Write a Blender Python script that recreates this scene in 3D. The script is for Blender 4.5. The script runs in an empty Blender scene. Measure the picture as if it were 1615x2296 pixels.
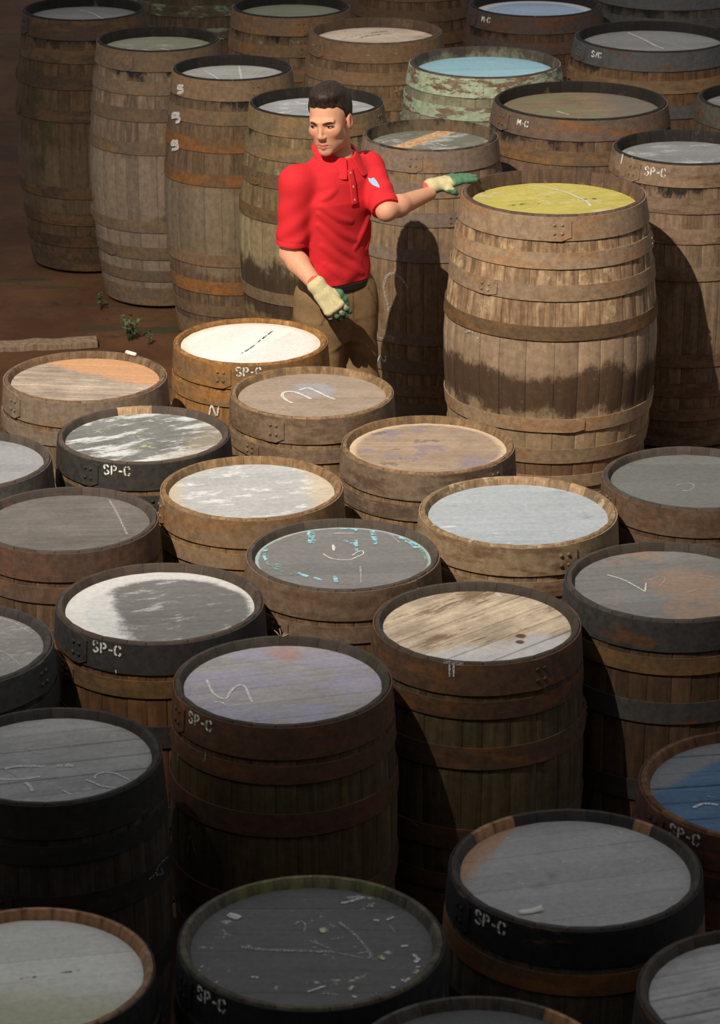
import bpy, bmesh, math, random
import numpy as np
from mathutils import Vector, Matrix
from mathutils.bvhtree import BVHTree

# ------------------------------------------------------------------ camera, sky, light, exposure
scene = bpy.context.scene
col = scene.collection

cam_data = bpy.data.cameras.new('camera')
cam = bpy.data.objects.new('camera', cam_data)
col.objects.link(cam)
cam.location = (0, 0, 4.2)
cam.rotation_euler = (math.radians(90 - 21.4), 0, 0)
cam_data.sensor_fit = 'HORIZONTAL'
cam_data.sensor_width = 36
cam_data.lens = 6140 * 36 / 1615
cam_data.clip_end = 200
cam_data.dof.use_dof = True
cam_data.dof.focus_distance = 10.2
cam_data.dof.aperture_fstop = 11
scene.camera = cam

world = bpy.data.worlds.new('world')
scene.world = world
world.use_nodes = True
bg = world.node_tree.nodes['Background']
bg.inputs['Color'].default_value = (0.95, 0.965, 1.0, 1)
bg.inputs['Strength'].default_value = 0.34

lamp = bpy.data.lights.new('key_spot', 'SPOT')  # unseen spot added in place of sunlight; its soft cone dims the front rows
lamp.energy = 7100
lamp.color = (1.0, 0.89, 0.76)
lamp.spot_size = math.radians(41)
lamp.spot_blend = 1.0
lamp.shadow_soft_size = 0.035
lamp_o = bpy.data.objects.new('key_spot', lamp)
col.objects.link(lamp_o)
lamp_o.location = (-3.3, 3.8, 9.0)
lamp_o.rotation_euler = (Vector((0.1, 10.7, 0.9)) - lamp_o.location).to_track_quat('-Z', 'Y').to_euler()

scene.view_settings.view_transform = 'Standard'
scene.view_settings.look = 'None'
scene.view_settings.exposure = 0.0
scene.view_settings.gamma = 1.0
scene.view_settings.use_curve_mapping = False

# ------------------------------------------------------------------ helpers
def lin(c):
    return tuple(((v / 255) / 12.92 if v / 255 <= 0.04045 else ((v / 255 + 0.055) / 1.055) ** 2.4) for v in c) + (1.0,)

class NT:
    """short-hand for building node materials"""
    def __init__(self, name):
        self.m = bpy.data.materials.new(name)
        self.m.use_nodes = True
        self.n = self.m.node_tree.nodes
        self.l = self.m.node_tree.links
        self.b = self.n['Principled BSDF']
        self.b.inputs['Specular IOR Level'].default_value = 0.3
    def node(self, t, **k):
        o = self.n.new(t)
        for a, v in k.items():
            setattr(o, a, v)
        return o
    def put(self, sock, v):
        if isinstance(v, bpy.types.NodeSocket):
            self.l.new(v, sock)
        elif v is not None:
            sock.default_value = v
    def coord(self, root=None):
        t = self.node('ShaderNodeTexCoord')
        if root is not None:
            t.object = root
        return t.outputs['Object']
    def mapping(self, v, scale=(1, 1, 1), rot=(0, 0, 0), loc=(0, 0, 0)):
        o = self.node('ShaderNodeMapping')
        self.put(o.inputs['Vector'], v)
        o.inputs['Scale'].default_value = scale
        o.inputs['Rotation'].default_value = rot
        o.inputs['Location'].default_value = loc
        return o.outputs[0]
    def noise(self, v, scale=5, detail=4, rough=0.6, dist=0):
        o = self.node('ShaderNodeTexNoise')
        self.put(o.inputs['Vector'], v)
        o.inputs['Scale'].default_value = scale
        o.inputs['Detail'].default_value = detail
        o.inputs['Roughness'].default_value = rough
        o.inputs['Distortion'].default_value = dist
        return o.outputs[0]
    def ramp(self, v, a, b, lo=0.0, hi=1.0):
        o = self.node('ShaderNodeMapRange', interpolation_type='SMOOTHSTEP')
        self.put(o.inputs[0], v)
        for i, q in enumerate((a, b, lo, hi)):
            o.inputs[i + 1].default_value = q
        return o.outputs[0]
    def math(self, op, a, b=0.0, c=None):
        o = self.node('ShaderNodeMath', operation=op)
        self.put(o.inputs[0], a)
        self.put(o.inputs[1], b)
        if c is not None:
            self.put(o.inputs[2], c)
        return o.outputs[0]
    def mix(self, f, a, b, mode='MIX'):
        o = self.node('ShaderNodeMix', data_type='RGBA', blend_type=mode)
        self.put(o.inputs[0], f)
        self.put(o.inputs[6], a)
        self.put(o.inputs[7], b)
        return o.outputs[2]
    def scale(self, c, f):
        o = self.node('ShaderNodeVectorMath', operation='SCALE')
        self.put(o.inputs[0], c if isinstance(c, bpy.types.NodeSocket) else c[:3])
        self.put(o.inputs[3], f)
        return o.outputs[0]
    def xyz(self, v):
        o = self.node('ShaderNodeSeparateXYZ')
        self.put(o.inputs[0], v)
        return o.outputs
    def done(self, color, rough=0.85, bump=None, strength=0.3, dist=0.004):
        self.put(self.b.inputs['Base Color'], color)
        self.put(self.b.inputs['Roughness'], rough)
        if bump is not None:
            o = self.node('ShaderNodeBump')
            o.inputs['Strength'].default_value = strength
            o.inputs['Distance'].default_value = dist
            self.put(o.inputs['Height'], bump)
            self.l.new(o.outputs[0], self.b.inputs['Normal'])
        return self.m

def wood_mat(name, root, base, dark=None, bands=(), moss=0.0, seed=0.0, blotch=0.45, pale=None):
    """stave wood: vertical grain, blotches, horizontal bands of dust or damp that follow the cask's own height"""
    t = NT(name)
    base = lin(base)
    dark = lin(dark) if dark else tuple(v * 0.52 for v in base[:3]) + (1,)
    c = t.coord(root)
    sh = t.mapping(c, loc=(seed, seed * 0.7, seed * 1.3))
    grain = t.noise(t.mapping(sh, scale=(26, 26, 2.2)), 1.6, 5, 0.65)
    big = t.noise(sh, 5.0, 5, 0.7)
    fine = t.noise(sh, 34.0, 4, 0.7)
    k = t.mix(t.ramp(grain, 0.34, 0.7), dark, base)
    k = t.mix(t.math('MULTIPLY', t.ramp(big, 0.48, 0.66), blotch), k, dark)
    if pale:
        k = t.mix(t.math('MULTIPLY', t.ramp(t.noise(sh, 8.5, 5, 0.75), 0.56, 0.64), pale[1]), k, lin(pale[0]))
    z = t.xyz(c)[2]
    wob = t.math('MULTIPLY_ADD', t.noise(t.mapping(sh, scale=(1, 1, 0.6)), 6.0, 5, 0.75), 0.34, -0.17)
    zz = t.math('ADD', z, wob)
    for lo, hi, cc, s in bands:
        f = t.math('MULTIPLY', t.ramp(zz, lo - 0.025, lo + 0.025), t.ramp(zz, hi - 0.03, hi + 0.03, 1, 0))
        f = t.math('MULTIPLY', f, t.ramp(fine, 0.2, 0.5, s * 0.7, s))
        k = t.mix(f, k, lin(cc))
    if moss:
        k = t.mix(t.math('MULTIPLY', t.ramp(t.noise(sh, 3.1, 4, 0.6), 0.6, 0.7), moss), k, lin((52, 58, 34)))
    inf = t.node('ShaderNodeObjectInfo')
    k = t.scale(k, t.ramp(inf.outputs['Random'], 0, 1, 0.84, 1.14))
    k = t.scale(k, t.ramp(fine, 0.25, 0.75, 0.78, 1.18))
    return t.done(k, 0.88, grain, 0.35, 0.004)

def hoop_mat(name, root, base, rust, amount=0.5, seed=0.0, flakes=None):
    """iron hoop: dull paint or scale, rust patches, optional flaking paint"""
    t = NT(name)
    c = t.mapping(t.coord(root), loc=(seed, seed * 1.7, seed * 0.3))
    st = t.mapping(c, scale=(1, 1, 3.5))
    n1 = t.noise(st, 4.5, 5, 0.7)
    n2 = t.noise(c, 40, 4, 0.7)
    k = t.mix(t.ramp(n1, 0.62 - amount * 0.4, 0.72 - amount * 0.3), lin(base), lin(rust))
    if flakes:
        k = t.mix(t.ramp(t.noise(st, 7.5, 6, 0.75), flakes[1], flakes[1] + 0.05), k, lin(flakes[0]))
    k = t.scale(k, t.ramp(n2, 0.25, 0.75, 0.7, 1.2))
    inf = t.node('ShaderNodeObjectInfo')
    k = t.scale(k, t.ramp(inf.outputs['Random'], 0, 1, 0.85, 1.12))
    return t.done(k, t.ramp(n2, 0.3, 0.7, 0.6, 0.85), n2, 0.25, 0.002)

def head_mat(name, root, base, ang, layers=(), contrast=0.35, seed=0.0, rough=0.85):
    """cask end: board grain at the angle of the boards, then the paint, dirt and scuffs that this end carries"""
    t = NT(name)
    base = lin(base)
    c = t.coord(root)
    sh = t.mapping(c, loc=(seed, seed * 1.9, 0))
    gr = t.mapping(t.mapping(sh, rot=(0, 0, -ang)), scale=(2.4, 30, 1))
    grain = t.noise(gr, 1.5, 6, 0.7)
    big = t.noise(sh, 6, 5, 0.65)
    k = t.mix(t.math('MULTIPLY', t.ramp(grain, 0.62, 0.38), contrast), base, tuple(v * 0.4 for v in base[:3]) + (1,))
    k = t.scale(k, t.ramp(big, 0.25, 0.75, 1 - contrast * 0.5, 1 + contrast * 0.5))
    inf = t.node('ShaderNodeObjectInfo')
    k = t.scale(k, t.ramp(inf.outputs['Random'], 0, 1, 0.93, 1.06))
    xs = t.xyz(c)
    for L in layers:
        kind, cc, s = L[0], lin(L[1]), L[2]
        if kind == 'noise':                                   # (scale, threshold, softness, stretch, angle)
            sc, th, so, stx, an = L[3]
            n = t.noise(t.mapping(t.mapping(sh, rot=(0, 0, -an)), scale=(1, stx, 1), loc=(L[4] if len(L) > 4 else 0, 0, 0)), sc, 6, 0.72)
            f = t.ramp(n, th, th + so)
        elif kind == 'lin':                                   # (direction x, direction y, offset in metres, softness, wobble)
            dx, dy, of, so, wo = L[3]
            d = t.math('ADD', t.math('MULTIPLY', xs[0], dx), t.math('MULTIPLY', xs[1], dy))
            d = t.math('ADD', d, t.math('MULTIPLY_ADD', t.noise(sh, 11, 6, 0.75), wo, -wo / 2))
            f = t.ramp(d, of - so, of + so)
        else:                                                 # 'disk' / 'ring': (x, y, radius, softness, wobble)
            x, y, r, so, wo = L[3]
            d = t.math('SQRT', t.math('ADD', t.math('POWER', t.math('SUBTRACT', xs[0], x), 2.0), t.math('POWER', t.math('SUBTRACT', xs[1], y), 2.0)))
            d = t.math('ADD', d, t.math('MULTIPLY_ADD', t.noise(sh, 13, 6, 0.75), wo, -wo / 2))
            f = t.ramp(d, r - so, r + so, 1, 0) if kind == 'disk' else t.ramp(d, r - so, r + so)
        k = t.mix(t.math('MULTIPLY', f, s), k, cc)
    fine = t.noise(sh, 60, 4, 0.7)
    k = t.scale(k, t.ramp(fine, 0.25, 0.75, 0.88, 1.1))
    return t.done(k, rough, grain, 0.3, 0.003)

def flat_mat(name, c, rough=0.8, noise=0.2, sc=40, bump=0.2, gap=None):
    t = NT(name)
    co = t.coord()
    n = t.noise(co, sc, 4, 0.65)
    k = t.scale(lin(c), t.ramp(n, 0.25, 0.75, 1 - noise, 1 + noise))
    m = t.done(k, rough, n, bump, 0.002)
    if gap is not None:                                       # chalk and worn stencil paint: the ground shows through the gaps
        a = t.ramp(t.noise(co, gap[0], 5, 0.75), gap[1], gap[1] + 0.14)
        t.l.new(a, t.b.inputs['Alpha'])
    return m

def mesh_obj(name, verts, faces, mat=None, parent=None, smooth=True):
    me = bpy.data.meshes.new(name)
    me.from_pydata([tuple(v) for v in verts], [], [tuple(f) for f in faces])
    me.validate()
    if smooth:
        me.polygons.foreach_set('use_smooth', [True] * len(me.polygons))
    if mat is not None:
        me.materials.append(mat)
    o = bpy.data.objects.new(name, me)
    col.objects.link(o)
    o.parent = parent
    return o

def bm_obj(name, bm, mat=None, parent=None, smooth=True):
    bmesh.ops.recalc_face_normals(bm, faces=bm.faces)
    me = bpy.data.meshes.new(name)
    bm.to_mesh(me)
    bm.free()
    if smooth:
        me.polygons.foreach_set('use_smooth', [True] * len(me.polygons))
    if mat is not None:
        me.materials.append(mat)
    o = bpy.data.objects.new(name, me)
    col.objects.link(o)
    o.parent = parent
    return o

def tag(o, label=None, cat=None, group=None, kind=None):
    for k, v in (('label', label), ('category', cat), ('group', group), ('kind', kind)):
        if v:
            o[k] = v
    return o

def empty(name, loc):
    o = bpy.data.objects.new(name, None)
    o.empty_display_size = 0.1
    o.location = loc
    col.objects.link(o)
    return o

def tube(path, r, n=8):
    """verts, faces of a capped tube along a path; r a number or one per point"""
    vs, fs = [], []
    pts = [Vector(p) for p in path]
    rs = r if isinstance(r, (list, tuple)) else [r] * len(pts)
    up = Vector((0.13, 0.31, 0.94))
    for i, p in enumerate(pts):
        d = (pts[min(i + 1, len(pts) - 1)] - pts[max(i - 1, 0)]).normalized()
        a = d.cross(up)
        if a.length < 1e-3:
            a = d.cross(Vector((1, 0, 0)))
        a.normalize()
        b = d.cross(a)
        for k in range(n):
            q = 2 * math.pi * k / n
            vs.append(p + a * math.cos(q) * rs[i] + b * math.sin(q) * rs[i])
    for i in range(len(pts) - 1):
        for k in range(n):
            fs.append((i * n + k, i * n + (k + 1) % n, (i + 1) * n + (k + 1) % n, (i + 1) * n + k))
    fs.append(tuple(range(n))[::-1])
    fs.append(tuple((len(pts) - 1) * n + k for k in range(n)))
    return vs, fs

def smooth_line(p, sub=5):
    """Catmull-Rom through 2-D points"""
    if len(p) < 3:
        return [tuple(a + (b - a) * i / 4 for a, b in zip(p[0], p[-1])) for i in range(5)]
    q = [p[0]] + list(p) + [p[-1]]
    out = []
    for i in range(1, len(q) - 2):
        for s in range(sub):
            u = s / sub
            out.append(tuple(0.5 * (2 * b + (c - a) * u + (2 * a - 5 * b + 4 * c - d) * u * u + (3 * b - a - 3 * c + d) * u ** 3)
                             for a, b, c, d in zip(q[i - 1], q[i], q[i + 1], q[i + 2])))
    out.append(tuple(p[-1]))
    return out

# ------------------------------------------------------------------ large structure
t = NT('damp_earth')
c = t.coord()
n1 = t.noise(c, 1.1, 6, 0.65)
n2 = t.noise(c, 9, 5, 0.7)
n3 = t.noise(t.mapping(c, scale=(0.6, 2.4, 1)), 2.3, 4, 0.6)
k = t.mix(t.ramp(n1, 0.35, 0.65), lin((76, 47, 27)), lin((102, 70, 44)))
k = t.mix(t.math('MULTIPLY', t.ramp(n3, 0.55, 0.66), 0.7), k, lin((50, 58, 36)))
k = t.mix(t.math('MULTIPLY', t.ramp(n2, 0.58, 0.7), 0.6), k, lin((38, 27, 19)))
earth = t.done(k, 0.9, n2, 0.5, 0.02)
NX, NY = 90, 160
rng = random.Random(4)
fv = [(-20 + 40 * i / NX, -3 + 63 * j / NY, -0.012 + 0.008 * math.sin(i * 1.7 + j * 0.6) * math.cos(j * 1.13 - i * 0.4) + rng.uniform(-0.003, 0.003)) for j in range(NY + 1) for i in range(NX + 1)]
ff = [(j * (NX + 1) + i, j * (NX + 1) + i + 1, (j + 1) * (NX + 1) + i + 1, (j + 1) * (NX + 1) + i) for j in range(NY) for i in range(NX)]
tag(mesh_obj('floor', fv, ff, earth), 'dark damp earth floor of the cask yard', None, None, 'structure')

t = NT('shade_wall_cladding')
c = t.coord()
k = t.scale(lin((46, 40, 35)), t.ramp(t.noise(t.mapping(c, scale=(6, 1, 0.4)), 3, 4, 0.6), 0.3, 0.7, 0.7, 1.3))
clad = t.done(k, 0.9)
def box(x0, x1, y0, y1, z0, z1):
    v = [(x, y, z) for z in (z0, z1) for y in (y0, y1) for x in (x0, x1)]
    f = [(0, 2, 3, 1), (4, 5, 7, 6), (0, 1, 5, 4), (2, 6, 7, 3), (0, 4, 6, 2), (1, 3, 7, 5)]
    return v, f
v, f = box(-20, 20, -3.3, -3.0, -0.02, 9.5)  # unseen wall added to keep sky light off the sides facing the camera
tag(mesh_obj('shade_wall', v, f, clad, None, False), 'dark clad wall added behind the viewer to block sky light', None, None, 'structure')
MARKS = {
 'M3': {'h':[(0.0117,'w',[(-0.233,-0.244),(-0.319,-0.126),(-0.373,0.044),(-0.338,0.181),(-0.226,0.181),(-0.113,0.061),(-0.01,-0.092)]),(0.0117,'w',[(-0.161,0.249),(-0.062,0.336),(0.058,0.198),(0.188,0.01),(0.289,-0.109)])]},
 'M7': {'h':[(0.0074,'g',[(0.404,0.758),(0.522,0.368),(0.696,-0.305)])]},
 'N1': {'h':[(0.0043,'w',[(-0.207,0.154),(-0.136,0.043),(-0.042,-0.006),(0.075,-0.006),(0.145,0.068),(0.215,0.154),(0.201,0.241),(0.145,0.191),(0.098,0.105)]),(0.0057,'g',[(0.182,-0.176),(0.191,-0.629)]),(0.0057,'g',[(0.59,0.824),(0.599,0.467)]),(0.0043,'w',[(-0.105,0.734),(0.12,0.734)]),(0.0115,'w',[(-0.106,0.404),(-0.095,0.241)]),(0.0229,'c',[(-0.35,0.811),(-0.342,0.631),(-0.329,0.454)]),(0.0129,'c',[(-0.039,0.94),(0.057,0.967),(0.153,0.98)]),(0.0115,'c',[(0.153,0.98),(0.144,0.798)]),(0.0129,'c',[(0.002,0.53),(0.087,0.467),(0.159,0.366)]),(0.0115,'c',[(0.139,0.542),(0.145,0.216)]),(0.0172,'c',[(0.331,0.876),(0.335,0.631),(0.343,0.416)]),(0.0229,'c',[(0.763,0.619),(0.794,0.492),(0.786,0.316)]),(0.0129,'c',[(0.708,0.747),(0.792,0.644)]),(0.0115,'c',[(-0.836,0.316),(-0.83,0.117),(-0.786,-0.079)]),(0.0157,'c',[(-0.701,-0.128),(-0.653,-0.2)]),(0.0143,'c',[(-0.502,-0.297),(-0.445,-0.392),(-0.351,-0.464)]),(0.0129,'c',[(-0.296,-0.488),(-0.212,-0.57)]),(0.0143,'c',[(-0.071,-0.428),(-0.065,-0.618)]),(0.0072,'e',[(0.986,0.416),(1.009,0.191),(0.998,-0.03)]),(0.0086,'e',[(-0.8,-0.091),(-0.678,-0.273),(-0.522,-0.416)])]},
 'N3': {'h':[(0.0077,'w',[(-0.713,0.138),(-0.643,-0.145),(-0.555,-0.27),(-0.51,-0.26),(-0.483,-0.135),(-0.439,-0.019),(-0.386,0.02),(-0.343,-0.038),(-0.308,-0.203),(-0.269,-0.356)]),(0.0077,'w',[(-0.625,-0.352),(-0.559,-0.356),(-0.508,-0.412)])],'s':[(0.0039,'g',[(-177.0,0.6975),(-177.0,0.7094),(-177.1,0.7371),(-177.2,0.7449),(-177.1,0.7253),(-177.0,0.6975)]),(0.0039,'g',[(-154.1,0.8095),(-153.2,0.7864)]),(0.0039,'g',[(-130.3,0.8728),(-130.5,0.8444)]),(0.0051,'g',[(-131.7,0.8387),(-129.6,0.8446)]),(0.0039,'g',[(-143.2,0.474),(-141.7,0.5314),(-140.2,0.5472),(-138.4,0.5322),(-137.2,0.4942)]),(0.0039,'g',[(-177.4,0.8154),(-177.4,0.802),(-172.5,0.8223)])],'t':('SP-C',-135.5,0.9759)},
 'N6': {'h':[(0.011,'w',[(-0.415,-0.156),(-0.319,-0.111),(-0.177,-0.102),(-0.037,-0.111)]),(0.011,'w',[(0.056,-0.093),(0.11,-0.102)]),(0.0171,'w',[(0.136,-0.084),(0.211,-0.093)]),(0.0098,'w',[(-0.451,-0.362),(-0.268,-0.371),(-0.071,-0.318)]),(0.0073,'g',[(-0.389,-0.174),(-0.275,-0.309)]),(0.0098,'w',[(-0.193,-0.424),(-0.149,-0.495),(-0.105,-0.6)]),(0.0061,'w',[(0.431,-0.353),(0.429,-0.291),(0.466,-0.246),(0.538,-0.228),(0.613,-0.255),(0.683,-0.318),(0.74,-0.371)]),(0.0061,'w',[(0.343,-0.371),(0.426,-0.433),(0.509,-0.504),(0.637,-0.539)]),(0.0061,'w',[(0.158,-0.583),(0.243,-0.67)]),(0.0061,'g',[(-0.401,0.237),(-0.258,0.256),(-0.144,0.163),(-0.024,0.2)]),(0.0049,'g',[(-0.061,0.349),(0.104,0.368),(0.152,0.302),(0.055,0.237)])],'s':[(0.0037,'g',[(-32.6,0.6655),(-26.5,0.6705),(-23.9,0.6858),(-15.9,0.6834),(-10.8,0.6747)]),(0.0037,'g',[(-26.7,0.6632),(-19.9,0.6449),(-21.4,0.6699)])]},
 'N5': {'h':[(0.0056,'w',[(-0.579,0.288),(-0.416,0.141),(-0.246,-0.138)]),(0.0056,'w',[(-0.246,-0.138),(-0.216,0.085)]),(0.0042,'g',[(-0.171,0.141),(-0.087,0.243),(-0.024,0.209),(-0.034,0.119),(-0.099,-0.005)]),(0.0042,'g',[(0.301,0.288),(0.468,0.22)]),(0.0042,'g',[(0.154,-0.16),(0.294,-0.071)])]},
 'P2': {'h':[(0.0085,'g',[(-0.53,0.004),(-0.383,-0.036),(-0.244,-0.049),(-0.027,-0.062),(0.169,-0.075)]),(0.0043,'g',[(0.169,-0.075),(0.399,-0.167)]),(0.0074,'g',[(0.207,0.374),(0.331,0.184),(0.413,0.004),(0.453,-0.128),(0.426,-0.174)]),(0.0234,'w',[(-0.654,0.497),(-0.565,0.435)]),(0.0053,'g',[(-0.137,0.333),(-0.097,0.381),(-0.055,0.346),(-0.06,0.231)]),(0.017,'y',[(0.077,0.285),(0.105,0.217)]),(0.0053,'g',[(-0.013,0.097),(0.142,-0.023)]),(0.0043,'g',[(0.14,0.11),(0.243,0.137)]),(0.0085,'w',[(0.222,0.672),(0.274,0.686),(0.397,0.756)]),(0.0096,'w',[(0.476,0.408),(0.517,0.394)]),(0.0074,'w',[(0.58,0.408),(0.629,0.456)]),(0.0032,'g',[(0.596,0.333),(0.64,0.217)]),(0.0128,'y',[(0.521,-0.128),(0.554,-0.187)]),(0.0106,'w',[(0.798,-0.284),(0.831,-0.31)]),(0.0096,'w',[(0.817,-0.167),(0.782,-0.232)]),(0.0128,'y',[(0.829,-0.412),(0.873,-0.361)]),(0.0085,'w',[(0.681,0.01),(0.736,0.017)]),(0.0074,'w',[(0.771,-0.102),(0.8,-0.167)]),(0.0117,'y',[(0.28,-0.627),(0.319,-0.564)]),(0.0064,'w',[(-0.017,-0.645),(0.114,-0.564)]),(0.0064,'g',[(0.083,-0.664),(0.214,-0.689)]),(0.0074,'w',[(0.313,-0.701),(0.346,-0.726)]),(0.0085,'w',[(0.597,-0.577),(0.63,-0.595)]),(0.0096,'w',[(-0.731,-0.526),(-0.714,-0.532)]),(0.0064,'w',[(-0.446,-0.437),(-0.386,-0.444)]),(0.0064,'w',[(-0.834,-0.284),(-0.81,-0.297)]),(0.0074,'w',[(0.743,-0.539),(0.765,-0.463)]),(0.0064,'w',[(0.678,-0.476),(0.694,-0.488)])],'t':('SP-C',-135.2,0.9514)},
 'N7': {'h':[(0.0054,'g',[(0.4,0.788),(0.506,0.799),(0.645,0.704),(0.827,0.4)]),(0.0067,'g',[(0.518,0.001),(0.637,-0.129),(0.748,-0.337)]),(0.0054,'g',[(0.489,0.41),(0.604,0.327)])]},
 'b5': {'h':[(0.011,'w',[(-0.494,0.48),(-0.268,-0.082),(-0.062,-0.632)]),(0.011,'w',[(0.082,0.945),(0.192,-0.461)]),(0.0066,'g',[(0.335,-0.255),(0.387,-0.047),(0.472,0.338)])],'s':[(0.011,'w',[(-138.8,0.9628),(-146.9,0.9573),(-148.0,0.9467),(-140.4,0.9504),(-140.0,0.9393),(-148.1,0.9304)]),(0.0131,'w',[(-141.5,0.8587),(-151.6,0.8524),(-154.8,0.8365),(-143.2,0.846),(-140.8,0.8348),(-147.0,0.8233)]),(0.0131,'w',[(-140.9,0.7576),(-149.5,0.7504),(-151.7,0.7368),(-142.6,0.7448),(-141.0,0.7328),(-150.3,0.7198)]),(0.0088,'g',[(-177.7,0.9356),(-177.5,0.8823)]),(0.0088,'w',[(-177.5,0.8471),(-177.3,0.8154)]),(0.0175,'w',[(-177.4,0.8019),(-177.3,0.7902)]),(0.0088,'g',[(-177.1,0.7482),(-177.0,0.7145)]),(0.0088,'g',[(-176.7,0.625),(-176.5,0.5997)])]},
 'b10': {'h':[(0.0118,'w',[(-0.254,0.78),(-0.08,0.317),(0.029,-0.051),(0.118,-0.246)]),(0.0094,'g',[(0.051,0.289),(0.266,0.005),(0.483,-0.329)])],'t':('S/C',-139.2,0.951)},
 'b1': {'h':[(0.0072,'w',[(-0.118,0.566),(0.089,0.337),(0.27,-0.04),(0.415,-0.263)])]},
 'big': {'h':[(0.0093,'w',[(-0.226,0.793),(-0.082,0.753),(0.069,0.615),(0.199,0.459),(0.285,0.285),(0.375,0.094),(0.403,-0.114)]),(0.0074,'k',[(-0.501,-0.076),(-0.326,-0.001),(-0.152,0.018)]),(0.0093,'k',[(-0.15,0.459),(-0.073,0.343),(-0.007,0.285)]),(0.0074,'k',[(0.201,0.151),(0.403,0.208),(0.534,0.228)])],'s':[(0.0074,'g',[(-144.5,0.5937),(-141.3,0.6042),(-136.8,0.6005),(-133.4,0.5846)])]},
 'b11': {'h':[(0.0085,'w',[(-0.287,-0.081),(-0.154,-0.262)])],'t':('M·C',-133.5,0.9523)},
 'b12': {'h':[(0.008,'w',[(0.087,0.094),(0.25,-0.101)])],'s':[(0.0101,'g',[(-124.3,0.4828),(-125.1,0.5146),(-124.0,0.5415),(-121.5,0.5579),(-117.1,0.5658),(-113.3,0.5569),(-109.8,0.5426),(-106.4,0.5168)]),(0.0101,'g',[(-124.3,0.4828),(-122.4,0.458),(-121.8,0.4354),(-120.7,0.423)]),(0.006,'g',[(-122.6,0.4281),(-119.5,0.4438),(-122.1,0.4351)]),(0.008,'g',[(-131.8,0.3511),(-132.1,0.3222),(-127.9,0.3179),(-122.5,0.3294),(-118.0,0.3263),(-119.5,0.3167),(-122.6,0.3176)]),(0.006,'w',[(-134.0,0.2215),(-130.7,0.2472),(-128.3,0.2308),(-126.1,0.2328),(-125.4,0.2522)])]},
 'M10': {'h':[(0.0046,'g',[(-0.209,-0.092),(-0.076,-0.008),(-0.0,-0.092),(-0.079,-0.259),(-0.15,-0.231)])]},
 'b6': {'h':[(0.021,'w',[(-0.337,0.666),(-0.266,0.545)])]},
 'b13': {'h':[(0.0079,'g',[(-0.055,-0.002),(0.093,-0.328),(0.288,-0.228)]),(0.0079,'g',[(-0.016,-0.476),(0.337,-0.328)])],'s':[(0.0099,'w',[(-154.1,0.9999),(-154.5,0.9654)]),(0.0079,'w',[(-139.5,0.9729),(-143.0,0.9357)]),(0.0079,'g',[(-142.8,0.9999),(-139.9,0.9815)])],'t':('SP-C',-119.8,0.9496)},
 'P6': {'h':[(0.0096,'w',[(-0.606,-0.297),(-0.508,-0.227),(-0.402,-0.251)]),(0.0048,'g',[(-0.491,-0.087),(-0.404,-0.118)])],'t':('SP-C',-134.8,0.9983)},
 'b2': {'h':[(0.0115,'w',[(-0.248,-0.155),(-0.035,-0.261)]),(0.0115,'w',[(0.041,-0.084),(0.181,-0.191)])]},
 'M2': {'h':[(0.0053,'k',[(-0.156,-0.497),(-0.005,-0.197),(0.166,0.281),(0.293,0.614)])],'s':[(0.0071,'w',[(-118.6,0.7523),(-117.2,0.7953),(-115.7,0.7926),(-113.6,0.7634),(-112.2,0.7645),(-111.2,0.8005)])],'t':('SP-C',-89.2,0.9765)},
 'P1': {'h':[(0.0052,'k',[(-0.055,-0.013),(0.1,0.027),(0.237,0.068),(0.403,0.123)])]},
 'b7': {'h':[(0.007,'k',[(-0.566,-0.052),(-0.293,0.286),(0.054,0.559),(0.368,0.663)]),(0.007,'k',[(-0.292,0.015),(-0.086,0.286),(0.261,0.422)])]},
 'N4': {'s':[(0.0054,'w',[(-106.8,0.9943),(-106.6,0.9499)]),(0.0054,'w',[(-104.6,0.996),(-104.4,0.9516)]),(0.0122,'g',[(-110.2,0.9998),(-104.5,0.9998),(-99.3,0.9998)])]},
 'N2': {'s':[(0.0041,'w',[(-110.1,0.8969),(-109.8,0.8844)])],'t':('SP-C',-115.5,0.9754)},
 'M4': {'t':('SP-C',-103.3,0.9723)},
 'P3': {'t':('SP-C',-134.2,0.988)},
 'b8': {'t':('M·C',-138.8,0.9335)},
 'b4': {'t':('MK',-106.9,0.8818)},
}

# ------------------------------------------------------------------ casks
TYPES = {
    # base radius, height, belly ratio, hoops (bottom, top as a share of the height)
    'butt': dict(R=0.35, H=1.30, K=1.20, hoops=[(0.922, 0.995), (0.835, 0.885), (0.735, 0.785), (0.61, 0.655), (0.305, 0.35), (0.195, 0.245), (0.105, 0.15), (0.005, 0.078)]),
    'hogshead': dict(R=0.31, H=0.87, K=1.075, hoops=[(0.885, 0.994), (0.80, 0.862), (0.615, 0.695), (0.305, 0.385), (0.138, 0.20), (0.006, 0.115)]),
}
WIDTHS = (10.5, 12.5, 15.0)
STAVE_T = 0.030

def radius(T, t):
    return T['R'] * (1 + (T['K'] - 1) * (1 - ((2 * t - 1) ** 2 + 0.01) ** 0.8) / (1 - 0.01 ** 0.8))

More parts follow.
